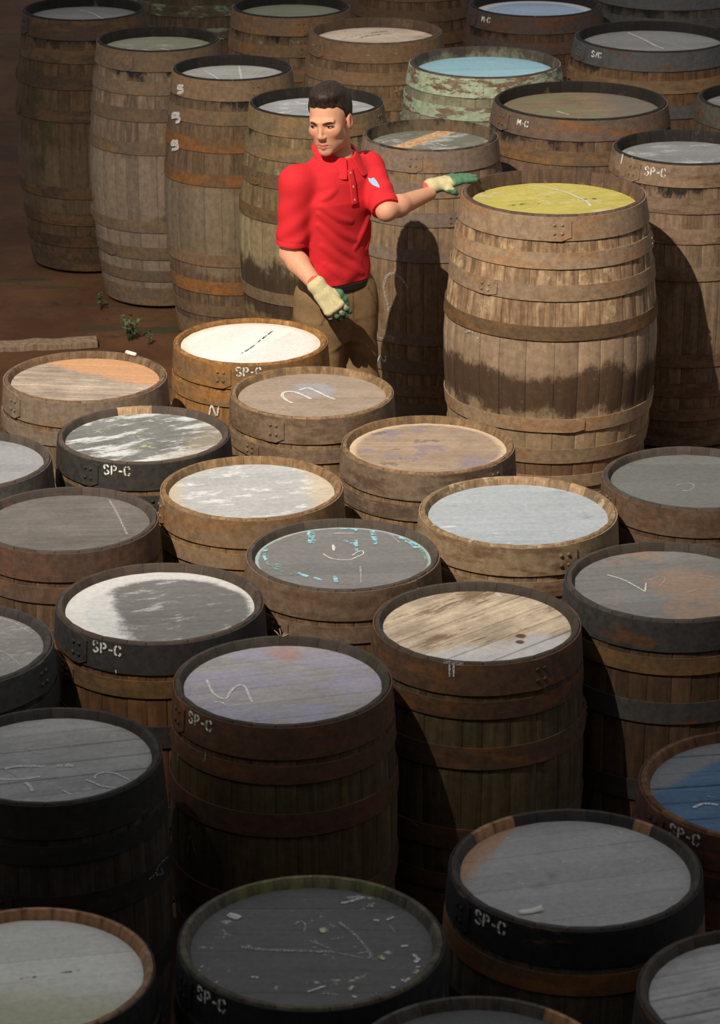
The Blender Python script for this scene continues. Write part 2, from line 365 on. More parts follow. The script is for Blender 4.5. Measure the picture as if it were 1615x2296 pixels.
def stave_mesh(T, w):
    """one stave: bellied length, chamfered long edges, bevelled chime; spans -w/2..w/2 about +x"""
    h = math.radians(w) / 2 - 0.0014
    ch = math.radians(0.5)
    ts = [0, 0.010, 0.042, 0.15, 0.25, 0.36, 0.46, 0.54, 0.64, 0.75, 0.85, 0.958, 0.990, 1.0]
    vs, fs = [], []
    for t in ts:
        r = radius(T, t)
        end = 0.0025 if t in (0, 1.0) else 0.0
        th = {0: 0.013, 1.0: 0.013, 0.010: 0.018, 0.990: 0.018}.get(t, STAVE_T)
        ed = 0.0014
        prof = [(-h, r - ed - end), (-h + ch, r - end), (0, r - end), (h - ch, r - end), (h, r - ed - end), (h, r - th), (-h, r - th)]
        for a, rr in prof:
            vs.append((rr * math.cos(a), rr * math.sin(a), t * T['H']))
    n = 7
    for i in range(len(ts) - 1):
        for k in range(n):
            fs.append((i * n + k, i * n + (k + 1) % n, (i + 1) * n + (k + 1) % n, (i + 1) * n + k))
    fs.append(tuple(range(n))[::-1])
    fs.append(tuple((len(ts) - 1) * n + k for k in range(n)))
    me = bpy.data.meshes.new('stave')
    me.from_pydata(vs, [], fs)
    me.materials.append(None)
    for p in me.polygons:
        p.use_smooth = p.index < (len(ts) - 1) * n and (p.index % n) in (1, 2)
    return me

def hoop_mesh(T, z0, z1):
    """a riveted band: the strip runs once round and overlaps itself, its outer end cut with rounded corners"""
    n = 66
    over = math.radians(13)
    vs, fs = [], []
    th = 0.004
    for i in range(n + 1):
        a = (2 * math.pi + over) * i / n
        lift = 0.0012 + (th * min(1, max(0, (a - 2 * math.pi + math.radians(4)) / math.radians(6))) if a > 2 * math.pi - math.radians(4) else 0)
        trim = 0.0
        if i == n:
            trim = 0.16
        zs = (z0 + (z1 - z0) * trim, z1 - (z1 - z0) * trim)
        for rr in (lift, lift + th):
            for zz in zs:
                r = radius(T, zz) + rr
                vs.append((r * math.cos(a), r * math.sin(a), zz * T['H']))
    for i in range(n):
        a, b = i * 4, i * 4 + 4
        fs += [(a + 2, b + 2, b + 3, a + 3), (a, a + 1, b + 1, b), (a + 1, a + 3, b + 3, b + 1), (a, b, b + 2, a + 2)]
    fs += [(0, 2, 3, 1), (n * 4, n * 4 + 1, n * 4 + 3, n * 4 + 2)]
    outer = len(vs)
    vs += [vs[i * 4 + q] for i in range(n + 1) for q in (2, 3)]       # crisp edges: the outer face has corners of its own
    for i in range(n):
        fs[i * 4] = (outer + i * 2, outer + i * 2 + 2, outer + i * 2 + 3, outer + i * 2 + 1)
    me = bpy.data.meshes.new('hoop')
    me.from_pydata(vs, [], fs)
    me.materials.append(None)
    for p in me.polygons:
        p.use_smooth = p.index % 4 < 2 and p.index < n * 4
    return me

def head_meshes(T, seed, g, ease):
    """boards of a cask end: strips of a disc, cut to the round, with eased edges"""
    R = T['R'] - STAVE_T + 0.006
    r = random.Random(seed)
    cuts = [-R]
    while cuts[-1] < R - 0.05:
        cuts.append(cuts[-1] + r.uniform(0.075, 0.115))
    cuts[-1] = R
    if cuts[-1] - cuts[-2] < 0.045:
        cuts.pop(-2)
    out = []
    for y0, y1 in zip(cuts[:-1], cuts[1:]):
        a0, a1 = y0 + g, y1 - g
        def outline(a0, a1, rad):
            a0, a1 = max(a0, -rad + 1e-4), min(a1, rad - 1e-4)
            pts = []
            for i in range(9):
                y = a0 + (a1 - a0) * i / 8
                pts.append((math.sqrt(max(rad * rad - y * y, 0)), y))
            return pts + [(-x, y) for x, y in reversed(pts)]
        lo, mid, top = outline(a0, a1, R), outline(a0, a1, R), outline(a0 + ease, a1 - ease, R - 0.001)
        n = len(lo)
        vs = [(x, y, -0.024) for x, y in lo] + [(x, y, -ease) for x, y in mid] + [(x, y, 0) for x, y in top]
        fs = [tuple(range(n))[::-1]] + [(k * n + i, k * n + (i + 1) % n, (k + 1) * n + (i + 1) % n, (k + 1) * n + i) for k in range(2) for i in range(n)] + [tuple(2 * n + i for i in range(n))]
        me = bpy.data.meshes.new('head_board')
        me.from_pydata(vs, [], fs)
        me.materials.append(None)
        out.append(me)
    return out

for name, T in TYPES.items():
    T['staves'] = {w: stave_mesh(T, w) for w in WIDTHS}
    T['hoop_meshes'] = [hoop_mesh(T, *h) for h in T['hoops']]
    T['heads'] = {q: [head_meshes(T, s, *q) for s in (1, 2, 3, 4)] for q in ((0.0002, 0.0005), (0.0013, 0.0020))}

def rivet_mesh():
    vs, fs = [], []
    for k, (r, x) in enumerate(((0.007, 0.0), (0.0062, 0.0025), (0.0035, 0.0042))):
        for i in range(6):
            a = math.pi * i / 3
            vs.append((x, r * math.cos(a), r * math.sin(a)))
    for k in range(2):
        for i in range(6):
            fs.append((k * 6 + i, k * 6 + (i + 1) % 6, k * 6 + 6 + (i + 1) % 6, k * 6 + 6 + i))
    fs.append(tuple(12 + i for i in range(6)))
    me = bpy.data.meshes.new('rivet')
    me.from_pydata(vs, [], fs)
    me.materials.append(None)
    return me
RIVET = rivet_mesh()

INK = {
    'w': flat_mat('chalk', (226, 225, 222), 0.95, 0.1, 60, 0.1, (230, 0.40)),
    'g': flat_mat('faint_chalk', (196, 195, 192), 0.95, 0.1, 60, 0.1, (230, 0.46)),
    'c': flat_mat('cyan_paint', (146, 202, 214), 0.7, 0.15, 60, 0.1, (45, 0.43)),
    'e': flat_mat('green_paint', (110, 190, 170), 0.7, 0.15, 60, 0.1, (40, 0.46)),
    'y': flat_mat('bird_lime', (196, 192, 158), 0.9, 0.12, 60, 0.1, (45, 0.40)),
    'k': flat_mat('dark_crack', (52, 42, 34), 0.9, 0.15, 60, 0.1, (30, 0.45)),
    's': flat_mat('stencil_paint', (226, 226, 216), 0.8, 0.1, 70, 0.1, (90, 0.38)),
}
INK_NAME = {'w': 'chalk_mark', 'g': 'chalk_mark', 'c': 'paint_flake', 'e': 'paint_flake', 'y': 'dropping', 'k': 'dark_streak'}

GLYPH = {
    'S': [[(.6, .76), (.5, .93), (.3, .98), (.13, .88), (.12, .7), (.26, .58)], [(.4, .47), (.57, .36), (.6, .18), (.45, .03), (.25, .03), (.1, .2)]],
    'P': [[(.14, 0), (.14, 1)], [(.32, .96), (.52, .92), (.62, .74), (.52, .55), (.32, .5)]],
    'C': [[(.28, .96), (.13, .8), (.09, .5), (.13, .2), (.28, .04)], [(.42, .96), (.56, .88), (.6, .68)], [(.42, .04), (.56, .12), (.6, .32)]],
    '-': [[(.12, .45), (.5, .45)]],
    'M': [[(.08, 0), (.08, 1)], [(.66, 0), (.66, 1)], [(.2, .92), (.37, .4), (.54, .92)]],
    'K': [[(.12, 0), (.12, 1)], [(.6, .98), (.3, .52)], [(.36, .46), (.64, .02)]],
    '·': [[(.2, .45), (.34, .45)]],
    '/': [[(.15, 0), (.5, 1)]],
}

def ribbon(pts, width, place, jitter=0.12, seed=0):
    r = random.Random(seed)
    vs, fs = [], []
    n = len(pts)
    for i, p in enumerate(pts):
        a, b = pts[max(i - 1, 0)], pts[min(i + 1, n - 1)]
        d = (b[0] - a[0], b[1] - a[1])
        L = math.hypot(*d) or 1
        nx, ny = -d[1] / L, d[0] / L
        w = width / 2 * (1 + r.uniform(-jitter, jitter)) * (0.75 if i in (0, n - 1) else 1)
        vs.append(place(p[0] + nx * w, p[1] + ny * w))
        vs.append(place(p[0] - nx * w, p[1] - ny * w))
    for i in range(n - 1):
        fs.append((2 * i, 2 * i + 1, 2 * i + 3, 2 * i + 2))
    return vs, fs

OPEN_JOINTS = ('N3', 'N4', 'N6', 'P5', 'M1', 'M7', 'b7', 'P6')

def recess(cid, T):
    return {'big': 0.055, 'M2': 0.016}.get(cid, 0.05 if T['H'] > 1 else 0.024)

def set_mat(o, m):
    o.material_slots[0].link = 'OBJECT'
    o.material_slots[0].material = m

def cask(cid, label, x, y, R, H, wood, hoop, head, ends=None, plank=None, extra_hoops=None):
    kind = 'butt' if H > 1 else 'hogshead'
    T = TYPES[kind]
    rng = random.Random('cask' + cid)
    seed = rng.uniform(0, 50)
    root = empty('cask', (x, y, 0))
    root.scale = (R / T['R'], R / T['R'], H / T['H'])
    tag(root, label, 'cask', 'tall casks standing behind the man' if H > 1 else 'shorter casks packed in the front rows')
    s = R / T['R']
    wm = wood_mat('wood_' + cid, root, seed=seed, **wood)
    hm = hoop_mat('hoop_' + cid, root, seed=seed, **hoop)
    angle = math.radians(head.pop('angle'))
    em = head_mat('head_' + cid, root, ang=angle, seed=seed, **head)
    # staves
    ws = [10.5] * 10 + [12.5] * 12 + [15.0] * 7
    rng.shuffle(ws)
    a = rng.uniform(0, 360)
    for w in ws:
        o = bpy.data.objects.new('stave', T['staves'][w])
        col.objects.link(o)
        o.parent = root
        mid = math.radians(a + w / 2)
        off = rng.uniform(-0.0008, 0.0008)
        o.location = (off * math.cos(mid), off * math.sin(mid), 0)
        o.rotation_euler = (0, 0, mid)
        set_mat(o, wm)
        if ends:
            deg = (a + w / 2) % 360
            for lo, hi, m in ends:
                if lo <= deg <= hi:
                    set_mat(o, m)
        a += w
    # hoops and their rivets
    for i, me in enumerate(T['hoop_meshes']):
        o = bpy.data.objects.new('hoop', me)
        col.objects.link(o)
        o.parent = root
        lap = rng.uniform(-170, -10) if i == 0 else rng.uniform(-180, 180)
        if i == 0 and 't' in MARKS.get(cid, {}):
            lap = MARKS[cid]['t'][1] - 13
        rot = math.radians(lap - 13)
        o.rotation_euler = (0, 0, rot)
        set_mat(o, (extra_hoops or {}).get(i, hm))
        if i < 3:
            z0, z1 = T['hoops'][i]
            for q in (0.32, 0.68):
                for da in (0.05, 0.13):
                    zz = z0 + (z1 - z0) * q
                    v = bpy.data.objects.new('rivet', RIVET)
                    col.objects.link(v)
                    v.parent = o
                    r = radius(T, zz) + 0.0098
                    v.location = (r * math.cos(da), r * math.sin(da), zz * T['H'])
                    v.rotation_euler = (0, 0, da)
                    set_mat(v, (extra_hoops or {}).get(i, hm))
    # head boards
    zh = T['H'] - recess(cid, T) * T['H'] / H
    boards = rng.choice(T['heads'][(0.0013, 0.0020) if cid in OPEN_JOINTS else (0.0002, 0.0005)])
    for i, me in enumerate(boards):
        o = bpy.data.objects.new('head_board', me)
        col.objects.link(o)
        o.parent = root
        o.location = (0, 0, zh + rng.uniform(-0.001, 0.001) * (1 if cid in OPEN_JOINTS else 0.3))
        o.rotation_euler = (0, 0, angle)
        set_mat(o, em)
        if plank and i == plank[0]:
            set_mat(o, plank[1])
            o['label'] = plank[2]
    # chalk, flaking paint and stencil
    mk = MARKS.get(cid, {})
    for j, (w, cc, pts) in enumerate(mk.get('h', ())):
        lim = 0.865
        pts = [(px * min(1, lim / max(1e-6, math.hypot(px, py))), py * min(1, lim / max(1e-6, math.hypot(px, py)))) for px, py in pts]
        line = smooth_line([(px * T['R'], py * T['R']) for px, py in pts])
        v, f = ribbon(line, w / s, lambda u, v_: (u, v_, zh + 0.0022 + 0.0001 * (j % 5)), 0.25, j)
        mesh_obj(INK_NAME[cc], v, f, INK[cc], root, False)
    def on_side(u, v_, lift=0.0075):
        r = radius(T, min(1, max(0, v_ / T['H']))) + lift
        return (r * math.cos(u), r * math.sin(u), v_)
    for j, (w, cc, pts) in enumerate(mk.get('s', ())):
        line = smooth_line([(math.radians(th) * T['R'], tt * T['H']) for th, tt in pts])
        v, f = ribbon(line, w / s, lambda u, v_: on_side(u / T['R'], v_), 0.2, j)
        mesh_obj(INK_NAME[cc], v, f, INK[cc], root, False)
    if 't' in mk:
        text, th, tt = mk['t']
        hgt = 0.034 / s
        zc = T['H'] * 0.967
        vs, fs = [], []
        wid = {'-': 0.62, '·': 0.5, '/': 0.6}
        total = sum(wid.get(ch, 0.78) for ch in text) * hgt
        u0 = math.radians(th) * T['R'] - total / 2
        for ch in text:
            for st in GLYPH[ch]:
                line = smooth_line([(u0 + px * hgt, zc + (py - 0.5) * hgt) for px, py in st], 4)
                v, f = ribbon(line, 0.19 * hgt, lambda u, v_: on_side(u / T['R'], v_), 0.04)
                fs += [tuple(q + len(vs) for q in ff_) for ff_ in f]
                vs += v
            u0 += wid.get(ch, 0.78) * hgt
        mesh_obj('stencil_lettering', vs, fs, INK['s'], root, False)
    return root

BROWN = dict(base=(122, 98, 76))
def W(base, **k):
    d = dict(base=base)
    d.update(k)
    return d
def HP(base, rust, amount=0.4, flakes=None):
    return dict(base=base, rust=rust, amount=amount, flakes=flakes)
def HD(base, angle=0, layers=(), contrast=0.35, **k):
    d = dict(base=base, angle=angle, layers=layers, contrast=contrast)
    d.update(k)
    return d

RUST = hoop_mat('bright_rust_hoop', None, (140, 92, 52), (116, 88, 60), 0.5, 3.0)
OCHRE_RUST = hoop_mat('ochre_rust_hoop', None, (126, 94, 58), (104, 84, 62), 0.5, 8.0)
PALE_STAVE = wood_mat('pale_stave', None, (190, 158, 122), seed=5)
ORANGE_STAVE = wood_mat('orange_stave', None, (178, 132, 96), seed=9)
OLIVE_STAVE = wood_mat('olive_stave', None, (128, 124, 84), seed=12)
NEW_PLANK = wood_mat('new_plank', None, (214, 178, 138), dark=(176, 136, 96), seed=2, blotch=0.2)

DUST = (134, 120, 104)
C = []
# ---- tall casks behind the man
C.append(('b1', 'tall mould-stained brown cask with grey top, furthest left in the back', -1.475, 14.597, 0.324, 1.37,
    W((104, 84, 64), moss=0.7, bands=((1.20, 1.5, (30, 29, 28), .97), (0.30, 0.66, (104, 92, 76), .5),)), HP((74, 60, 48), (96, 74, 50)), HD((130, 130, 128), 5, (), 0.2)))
C.append(('b2', 'tall dusty brown cask with black-rimmed greenish top, second from left in back', -1.035, 13.950, 0.310, 1.34,
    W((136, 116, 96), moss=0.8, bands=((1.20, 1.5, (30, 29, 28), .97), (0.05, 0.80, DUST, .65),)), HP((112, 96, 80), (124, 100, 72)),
    HD((140, 142, 122), 8, (('noise', (178, 178, 170), .5, (6, .55, .1, 1, 0)),), 0.2)))
C.append(('b3', 'tall brown cask with pale greenish top and black inner rim, at the top edge', -0.379, 15.024, 0.318, 1.30,
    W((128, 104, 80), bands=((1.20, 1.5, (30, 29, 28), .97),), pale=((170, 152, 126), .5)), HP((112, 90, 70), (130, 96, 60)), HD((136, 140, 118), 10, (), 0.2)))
C.append(('b4', 'brown cask with pale green painted bands, mostly hidden at the top edge', -0.958, 16.150, 0.338, 1.30,
    W((122, 104, 80), moss=0.5), HP((104, 92, 74), (92, 76, 54), 0.3, ((150, 162, 130), .53)), HD((120, 118, 110), 0)))
C.append(('b5', 'tall cask with orange rusty hoops, white chalk figures and chalked grey top', -0.628, 13.310, 0.290, 1.33,
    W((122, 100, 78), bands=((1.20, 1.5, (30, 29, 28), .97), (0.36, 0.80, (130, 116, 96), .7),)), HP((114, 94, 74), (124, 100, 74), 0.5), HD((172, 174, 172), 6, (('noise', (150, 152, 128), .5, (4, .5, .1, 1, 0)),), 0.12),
    None, None, {2: RUST, 3: RUST, 5: RUST}))
C.append(('b6', 'tall greyish cask with dark wet stain, standing directly behind the man', -0.205, 12.695, 0.312, 1.30,
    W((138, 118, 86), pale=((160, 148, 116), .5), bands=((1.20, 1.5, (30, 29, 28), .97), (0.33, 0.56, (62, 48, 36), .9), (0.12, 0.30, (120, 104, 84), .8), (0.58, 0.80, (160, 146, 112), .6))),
    HP((112, 96, 74), (130, 104, 70), 0.4), HD((168, 170, 172), 0, (('noise', (210, 210, 206), .8, (7, .52, .1, 2, .3)),), 0.2), None, None, {2: OCHRE_RUST, 3: OCHRE_RUST}))
C.append(('b7', 'cask with cream cracked wooden top behind the blue-topped cask', 0.083, 14.360, 0.343, 1.30,
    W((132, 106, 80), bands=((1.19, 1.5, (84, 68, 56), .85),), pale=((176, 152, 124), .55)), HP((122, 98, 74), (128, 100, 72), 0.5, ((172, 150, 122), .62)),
    HD((222, 202, 180), 16, (('noise', (120, 96, 74), .7, (3, .60, .05, 7, .28)),), 0.3)))
C.append(('b8', 'dark cask with pale blue top edged white, at the top edge', 0.982, 15.345, 0.364, 1.25,
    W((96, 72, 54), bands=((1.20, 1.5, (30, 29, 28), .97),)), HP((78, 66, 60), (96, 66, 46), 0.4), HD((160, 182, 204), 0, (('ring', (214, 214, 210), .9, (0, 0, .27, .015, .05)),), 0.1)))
C.append(('b9', 'cask with bright turquoise top and flaking pale green painted sides', 0.629, 13.673, 0.376, 1.28,
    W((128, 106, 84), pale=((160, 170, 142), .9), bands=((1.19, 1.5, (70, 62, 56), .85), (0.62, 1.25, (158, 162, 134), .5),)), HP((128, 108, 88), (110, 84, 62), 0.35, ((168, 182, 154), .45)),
    HD((160, 206, 218), 8, (('noise', (170, 190, 214), .6, (4, .5, .1, 2, .2)), ('noise', (120, 160, 150), .6, (9, .62, .05, 3, .1))), 0.12)))
C.append(('b10', 'wide dark grey-hooped cask with two chalk slashes on its grey top', 1.541, 14.311, 0.405, 1.28,
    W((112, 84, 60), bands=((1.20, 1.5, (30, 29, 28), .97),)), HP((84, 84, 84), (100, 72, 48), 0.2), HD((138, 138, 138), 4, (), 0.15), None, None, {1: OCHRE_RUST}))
C.append(('b11', 'wide brown cask with deep black-lined top, behind the yellow-topped cask', 1.048, 12.817, 0.406, 1.28,
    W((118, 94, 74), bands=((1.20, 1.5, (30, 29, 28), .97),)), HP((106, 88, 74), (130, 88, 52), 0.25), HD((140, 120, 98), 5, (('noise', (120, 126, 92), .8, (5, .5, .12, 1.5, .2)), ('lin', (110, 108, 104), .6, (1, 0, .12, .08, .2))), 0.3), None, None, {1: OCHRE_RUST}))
C.append(('b12', 'cask with one new pale board across its grey top, by the outstretched arm', 0.318, 12.120, 0.300, 1.28,
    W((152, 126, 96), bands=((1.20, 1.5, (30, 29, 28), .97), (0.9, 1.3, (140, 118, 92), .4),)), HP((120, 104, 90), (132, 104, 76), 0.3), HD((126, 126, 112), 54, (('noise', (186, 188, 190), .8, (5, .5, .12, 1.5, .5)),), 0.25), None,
    (4, NEW_PLANK, 'new pale orange board')))
C.append(('b13', 'tall dusty brown cask with scuffed grey top at the right edge, beside the yellow-topped cask', 1.438, 11.813, 0.319, 1.30,
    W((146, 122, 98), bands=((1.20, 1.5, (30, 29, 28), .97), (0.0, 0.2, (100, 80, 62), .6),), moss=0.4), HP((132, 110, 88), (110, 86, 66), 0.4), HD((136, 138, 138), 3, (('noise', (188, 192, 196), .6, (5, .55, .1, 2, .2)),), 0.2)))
C.append(('b14', 'dark cask cut off by the right edge, behind the dusty brown cask', 1.964, 12.875, 0.346, 1.28,
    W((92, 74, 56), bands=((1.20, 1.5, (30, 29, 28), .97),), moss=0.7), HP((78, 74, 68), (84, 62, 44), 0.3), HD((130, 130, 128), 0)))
C.append(('b15', 'dark grey-hooped cask in the top corner behind the chalk-slashed cask', 1.795, 15.945, 0.423, 1.28,
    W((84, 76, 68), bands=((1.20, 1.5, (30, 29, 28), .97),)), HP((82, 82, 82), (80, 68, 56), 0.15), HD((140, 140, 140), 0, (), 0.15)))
C.append(('b16', 'brown cask at the top edge, standing behind the cream-topped cask', 0.318, 16.006, 0.339, 1.30,
    W((112, 88, 66), moss=0.3), HP((104, 84, 64), (110, 84, 60), 0.4), HD((120, 112, 98), 0)))
C.append(('big', 'large pale brown cask with yellow top, touched by the gloved hand', 0.802, 11.038, 0.376, 1.30,
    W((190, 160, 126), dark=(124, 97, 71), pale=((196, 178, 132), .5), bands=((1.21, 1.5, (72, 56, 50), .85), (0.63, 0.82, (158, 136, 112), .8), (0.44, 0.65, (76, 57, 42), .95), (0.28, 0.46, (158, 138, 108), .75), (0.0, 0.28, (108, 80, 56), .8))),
    HP((154, 131, 105), (158, 122, 88), 0.35), HD((196, 184, 96), 12, (('noise', (204, 190, 150), .7, (5, .55, .1, 1.5, .2)), ('noise', (110, 96, 60), .7, (4, .66, .04, 4, .3))), 0.2), None, None, {3: OCHRE_RUST}))
# ---- shorter casks, front rows
C.append(('M1', 'cask with weathered bare-wood top patched orange, at left beside the weeds', -1.050, 9.925, 0.307, 0.87,
    W((128, 104, 80), moss=0.4), HP((122, 106, 90), (120, 98, 76), 0.3), HD((176, 160, 144), -6, (('lin', (196, 146, 104), .85, (.55, .9, .09, .03, .16)), ('noise', (120, 102, 86), .5, (4, .6, .06, 6, -.1))), 0.5)))
C.append(('M2', 'cask with bright white top and orange rusty sides, in front of the man', -0.434, 10.364, 0.301, 0.87,
    W((160, 116, 66), pale=((176, 146, 90), .5)), HP((126, 98, 66), (152, 106, 60), 0.5), HD((232, 230, 223), 60, (('ring', (220, 200, 176), .7, (0, 0, .26, .02, .05)),), 0.06)))
C.append(('M3', 'brown weathered cask with looping chalk scrawl on top, below the gloved hand', -0.180, 9.741, 0.302, 0.87,
    W((148, 120, 88), pale=((186, 142, 88), .35)), HP((124, 104, 84), (104, 84, 64), 0.4), HD((158, 142, 126), 4, (('disk', (152, 158, 170), .65, (.01, .09, .08, .03, .1)), ('noise', (130, 116, 100), .4, (8, .55, .1, 1, 0))), 0.2)))
C.append(('M4', 'black-hooped cask with scraped grey-white top speckled green', -0.778, 9.273, 0.306, 0.87,
    W((140, 110, 84), bands=((0.800, 1.2, (66, 61, 57), .85),)), HP((56, 54, 50), (70, 56, 42), 0.2), HD((118, 120, 118), 20, (('noise', (206, 208, 210), .85, (4, .50, .10, 3.5, .42)), ('noise', (172, 180, 128), .7, (16, .60, .05, 1, 0)), ('lin', (150, 138, 118), .6, (.9, -.3, .15, .06, .2)), ('noise', (222, 222, 218), .8, (26, .64, .04, 1, 0))), 0.3),
    ((88, 112, PALE_STAVE),)))
C.append(('M5', 'plain flat grey-topped cask cut off by left edge, beside the scraped grey-white speckled one', -1.384, 9.003, 0.296, 0.87,
    W((120, 98, 76), bands=((0.800, 1.2, (66, 61, 57), .85),)), HP((84, 82, 78), (98, 80, 62), 0.3), HD((140, 142, 144), 0, (), 0.08)))
C.append(('M6', 'cask with light grey smeared top and beige right edge, centre of front rows', -0.370, 8.736, 0.307, 0.87,
    W((146, 116, 82)), HP((132, 108, 82), (136, 102, 68), 0.35), HD((172, 174, 174), 12, (('noise', (208, 212, 216), .8, (5, .53, .08, 2, .3)), ('noise', (120, 124, 124), .6, (7, .62, .05, 2.5, .3)), ('lin', (186, 172, 146), .8, (1, .1, .20, .04, .1)), ('lin', (182, 168, 142), .7, (-1, -.1, .24, .03, .06))), 0.15)))
C.append(('M7', 'dark-boarded cask with single chalk stroke on top, at the left edge', -0.972, 8.440, 0.298, 0.87,
    W((112, 86, 64), bands=((0.800, 1.2, (66, 61, 57), .85),)), HP((96, 76, 62), (112, 80, 60), 0.35), HD((106, 102, 98), 2, (), 0.3)))
C.append(('M8', 'cask with mottled brown top crusted pale at edge, nearest the yellow-topped cask', 0.242, 9.167, 0.304, 0.87,
    W((140, 112, 80)), HP((122, 104, 86), (96, 78, 62), 0.35), HD((158, 138, 118), 0, (('noise', (128, 118, 128), .75, (6, .5, .1, 1.4, 0)), ('noise', (92, 84, 82), .6, (10, .58, .06, 1.6, .2)), ('ring', (206, 186, 156), .8, (0, 0, .265, .015, .05)), ('noise', (112, 92, 76), .5, (30, .6, .05, 1, 0))), 0.25)))
C.append(('M9', 'wide cask with pale blue-grey top and flaky white-green rim', 0.528, 8.516, 0.326, 0.87,
    W((156, 130, 98), pale=((196, 178, 146), .5)), HP((138, 118, 92), (112, 86, 62), 0.35), HD((166, 174, 180), 3, (('noise', (204, 208, 210), .75, (3, .60, .05, 4, .1)), ('noise', (132, 140, 146), .5, (5, .6, .08, 3, .1))), 0.12),
    ((70, 100, PALE_STAVE), (35, 55, PALE_STAVE))))
C.append(('M10', 'cask with plain dark slate-grey top at right, below the tall casks', 1.150, 8.831, 0.308, 0.87,
    W((108, 84, 62), bands=((0.800, 1.2, (66, 61, 57), .85),)), HP((108, 86, 68), (96, 74, 56), 0.35), HD((104, 106, 104), 0, (), 0.1)))
C.append(('N1', 'cask with grey top flecked with cyan paint round the edge', -0.055, 8.136, 0.307, 0.87,
    W((134, 106, 80), bands=((0.800, 1.2, (66, 61, 57), .85),)), HP((126, 104, 84), (112, 88, 68), 0.35), HD((118, 118, 117), 4, (('noise', (170, 168, 164), .5, (24, .67, .03, 1, 0)), ('ring', (170, 190, 190), .7, (0, 0, .276, .004, .02))), 0.12)))
C.append(('N2', 'black-hooped cask with dark grey top ringed by scraped white paint', -0.616, 7.744, 0.315, 0.87,
    W((124, 88, 56), bands=((0.800, 1.2, (66, 61, 57), .85),), moss=0.4), HP((64, 62, 60), (96, 68, 44), 0.2), HD((112, 112, 110), 6, (('lin', (198, 200, 200), .95, (-.95, -.25, .125, .03, .22)), ('ring', (206, 206, 204), .9, (.025, -.02, .250, .012, .07)), ('noise', (186, 188, 188), .6, (6, .56, .08, 3.5, .35))), 0.2), None, None, {1: OCHRE_RUST}))
C.append(('N3', 'cask with lilac-grey boarded top bearing a curly chalk mark', -0.223, 7.178, 0.311, 0.87,
    W((96, 80, 52), bands=((0.800, 1.2, (66, 61, 57), .85),), moss=0.6), HP((84, 62, 48), (100, 68, 44), 0.4), HD((166, 164, 164), 14, (('noise', (160, 157, 180), .7, (4, .47, .1, 2, .1)), ('disk', (176, 130, 126), .6, (0.0, .23, .05, .02, .04))), 0.3)))
C.append(('N4', 'cask with bare pale timber top, cracked and knotted, patched white', 0.354, 7.595, 0.310, 0.87,
    W((96, 82, 56), bands=((0.800, 1.2, (66, 61, 57), .85),), moss=0.6), HP((84, 64, 50), (110, 74, 46), 0.4), HD((202, 184, 160), 42, (('noise', (116, 92, 70), .8, (3, .53, .10, 3.5, .73)), ('noise', (88, 64, 46), .8, (6, .60, .04, 10, .73)), ('lin', (196, 200, 204), .75, (.35, -.95, .13, .04, .2)), ('noise', (200, 206, 214), .7, (8, .64, .04, 1, 0)), ('disk', (92, 58, 34), .95, (.125, -.105, .013, .004, .006)), ('disk', (80, 54, 36), .9, (.13, -.06, .016, .005, .012))), 0.5)))
C.append(('N5', 'grey-topped cask with brownish stain and faint chalk triangle, at right', 0.970, 7.916, 0.322, 0.87,
    W((104, 80, 58), bands=((0.800, 1.2, (66, 61, 57), .85),)), HP((70, 68, 66), (110, 72, 44), 0.2), HD((124, 124, 123), 8, (('noise', (148, 124, 106), .8, (3.2, .50, .1, 1.2, .3)), ('disk', (150, 124, 104), .7, (.06, .02, .12, .05, .12))), 0.2), None, None, {1: OCHRE_RUST}))
C.append(('N6', 'grey-boarded cask with bold chalk lines and arrow on top, at left', -0.840, 6.695, 0.296, 0.87,
    W((70, 60, 50), bands=((0.800, 1.2, (66, 61, 57), .85),)), HP((42, 40, 38), (70, 52, 38), 0.15), HD((168, 167, 164), 14, (('noise', (196, 196, 194), .4, (10, .58, .08, 2, .2)),), 0.22)))
C.append(('N7', 'grey cask with scratched top cut off by left edge, in front of the lone-stroke one', -1.236, 7.425, 0.319, 0.87,
    W((76, 68, 60), bands=((0.800, 1.2, (66, 61, 57), .85),)), HP((68, 68, 68), (70, 60, 50), 0.15), HD((132, 132, 130), 0, (('noise', (176, 176, 174), .5, (9, .56, .08, 2, .6)),), 0.25)))
C.append(('P1', 'cask with smooth cream-grey top and orange-brown rim, lower left corner', -0.779, 5.567, 0.295, 0.87,
    W((168, 132, 104)), HP((40, 38, 36), (56, 46, 38), 0.2), HD((226, 224, 214), 10, (('lin', (184, 184, 146), .7, (-.1, -1, .07, .1, .1)),), 0.08),
    ((20, 125, ORANGE_STAVE),)))
C.append(('P2', 'black-hooped cask with dark top spattered white and a long chalk arrow', -0.116, 5.708, 0.314, 0.87,
    W((108, 100, 84)), HP((36, 36, 36), (46, 40, 36), 0.15), HD((108, 107, 105), 0, (('noise', (186, 184, 172), .85, (17, .625, .03, 1.3, .2)),), 0.15),
    ((60, 135, OLIVE_STAVE),)))
C.append(('P3', 'black-hooped cask with speckled grey top, brown at its left corner', 0.540, 6.064, 0.313, 0.87,
    W((104, 92, 76), bands=((0.800, 1.2, (66, 61, 57), .85),)), HP((38, 36, 35), (100, 68, 42), 0.12), HD((172, 171, 168), 14, (('disk', (112, 112, 110), .6, (-.055, -.005, .012, .018, .05)), ('disk', (118, 118, 116), .55, (-.09, -.06, .014, .02, .06)), ('lin', (190, 146, 112), .85, (-.9, .45, .235, .015, .1)), ('noise', (206, 205, 198), .75, (26, .625, .03, 1, 0))), 0.12), ((118, 140, ORANGE_STAVE), (40, 52, ORANGE_STAVE)), None, {1: RUST}))
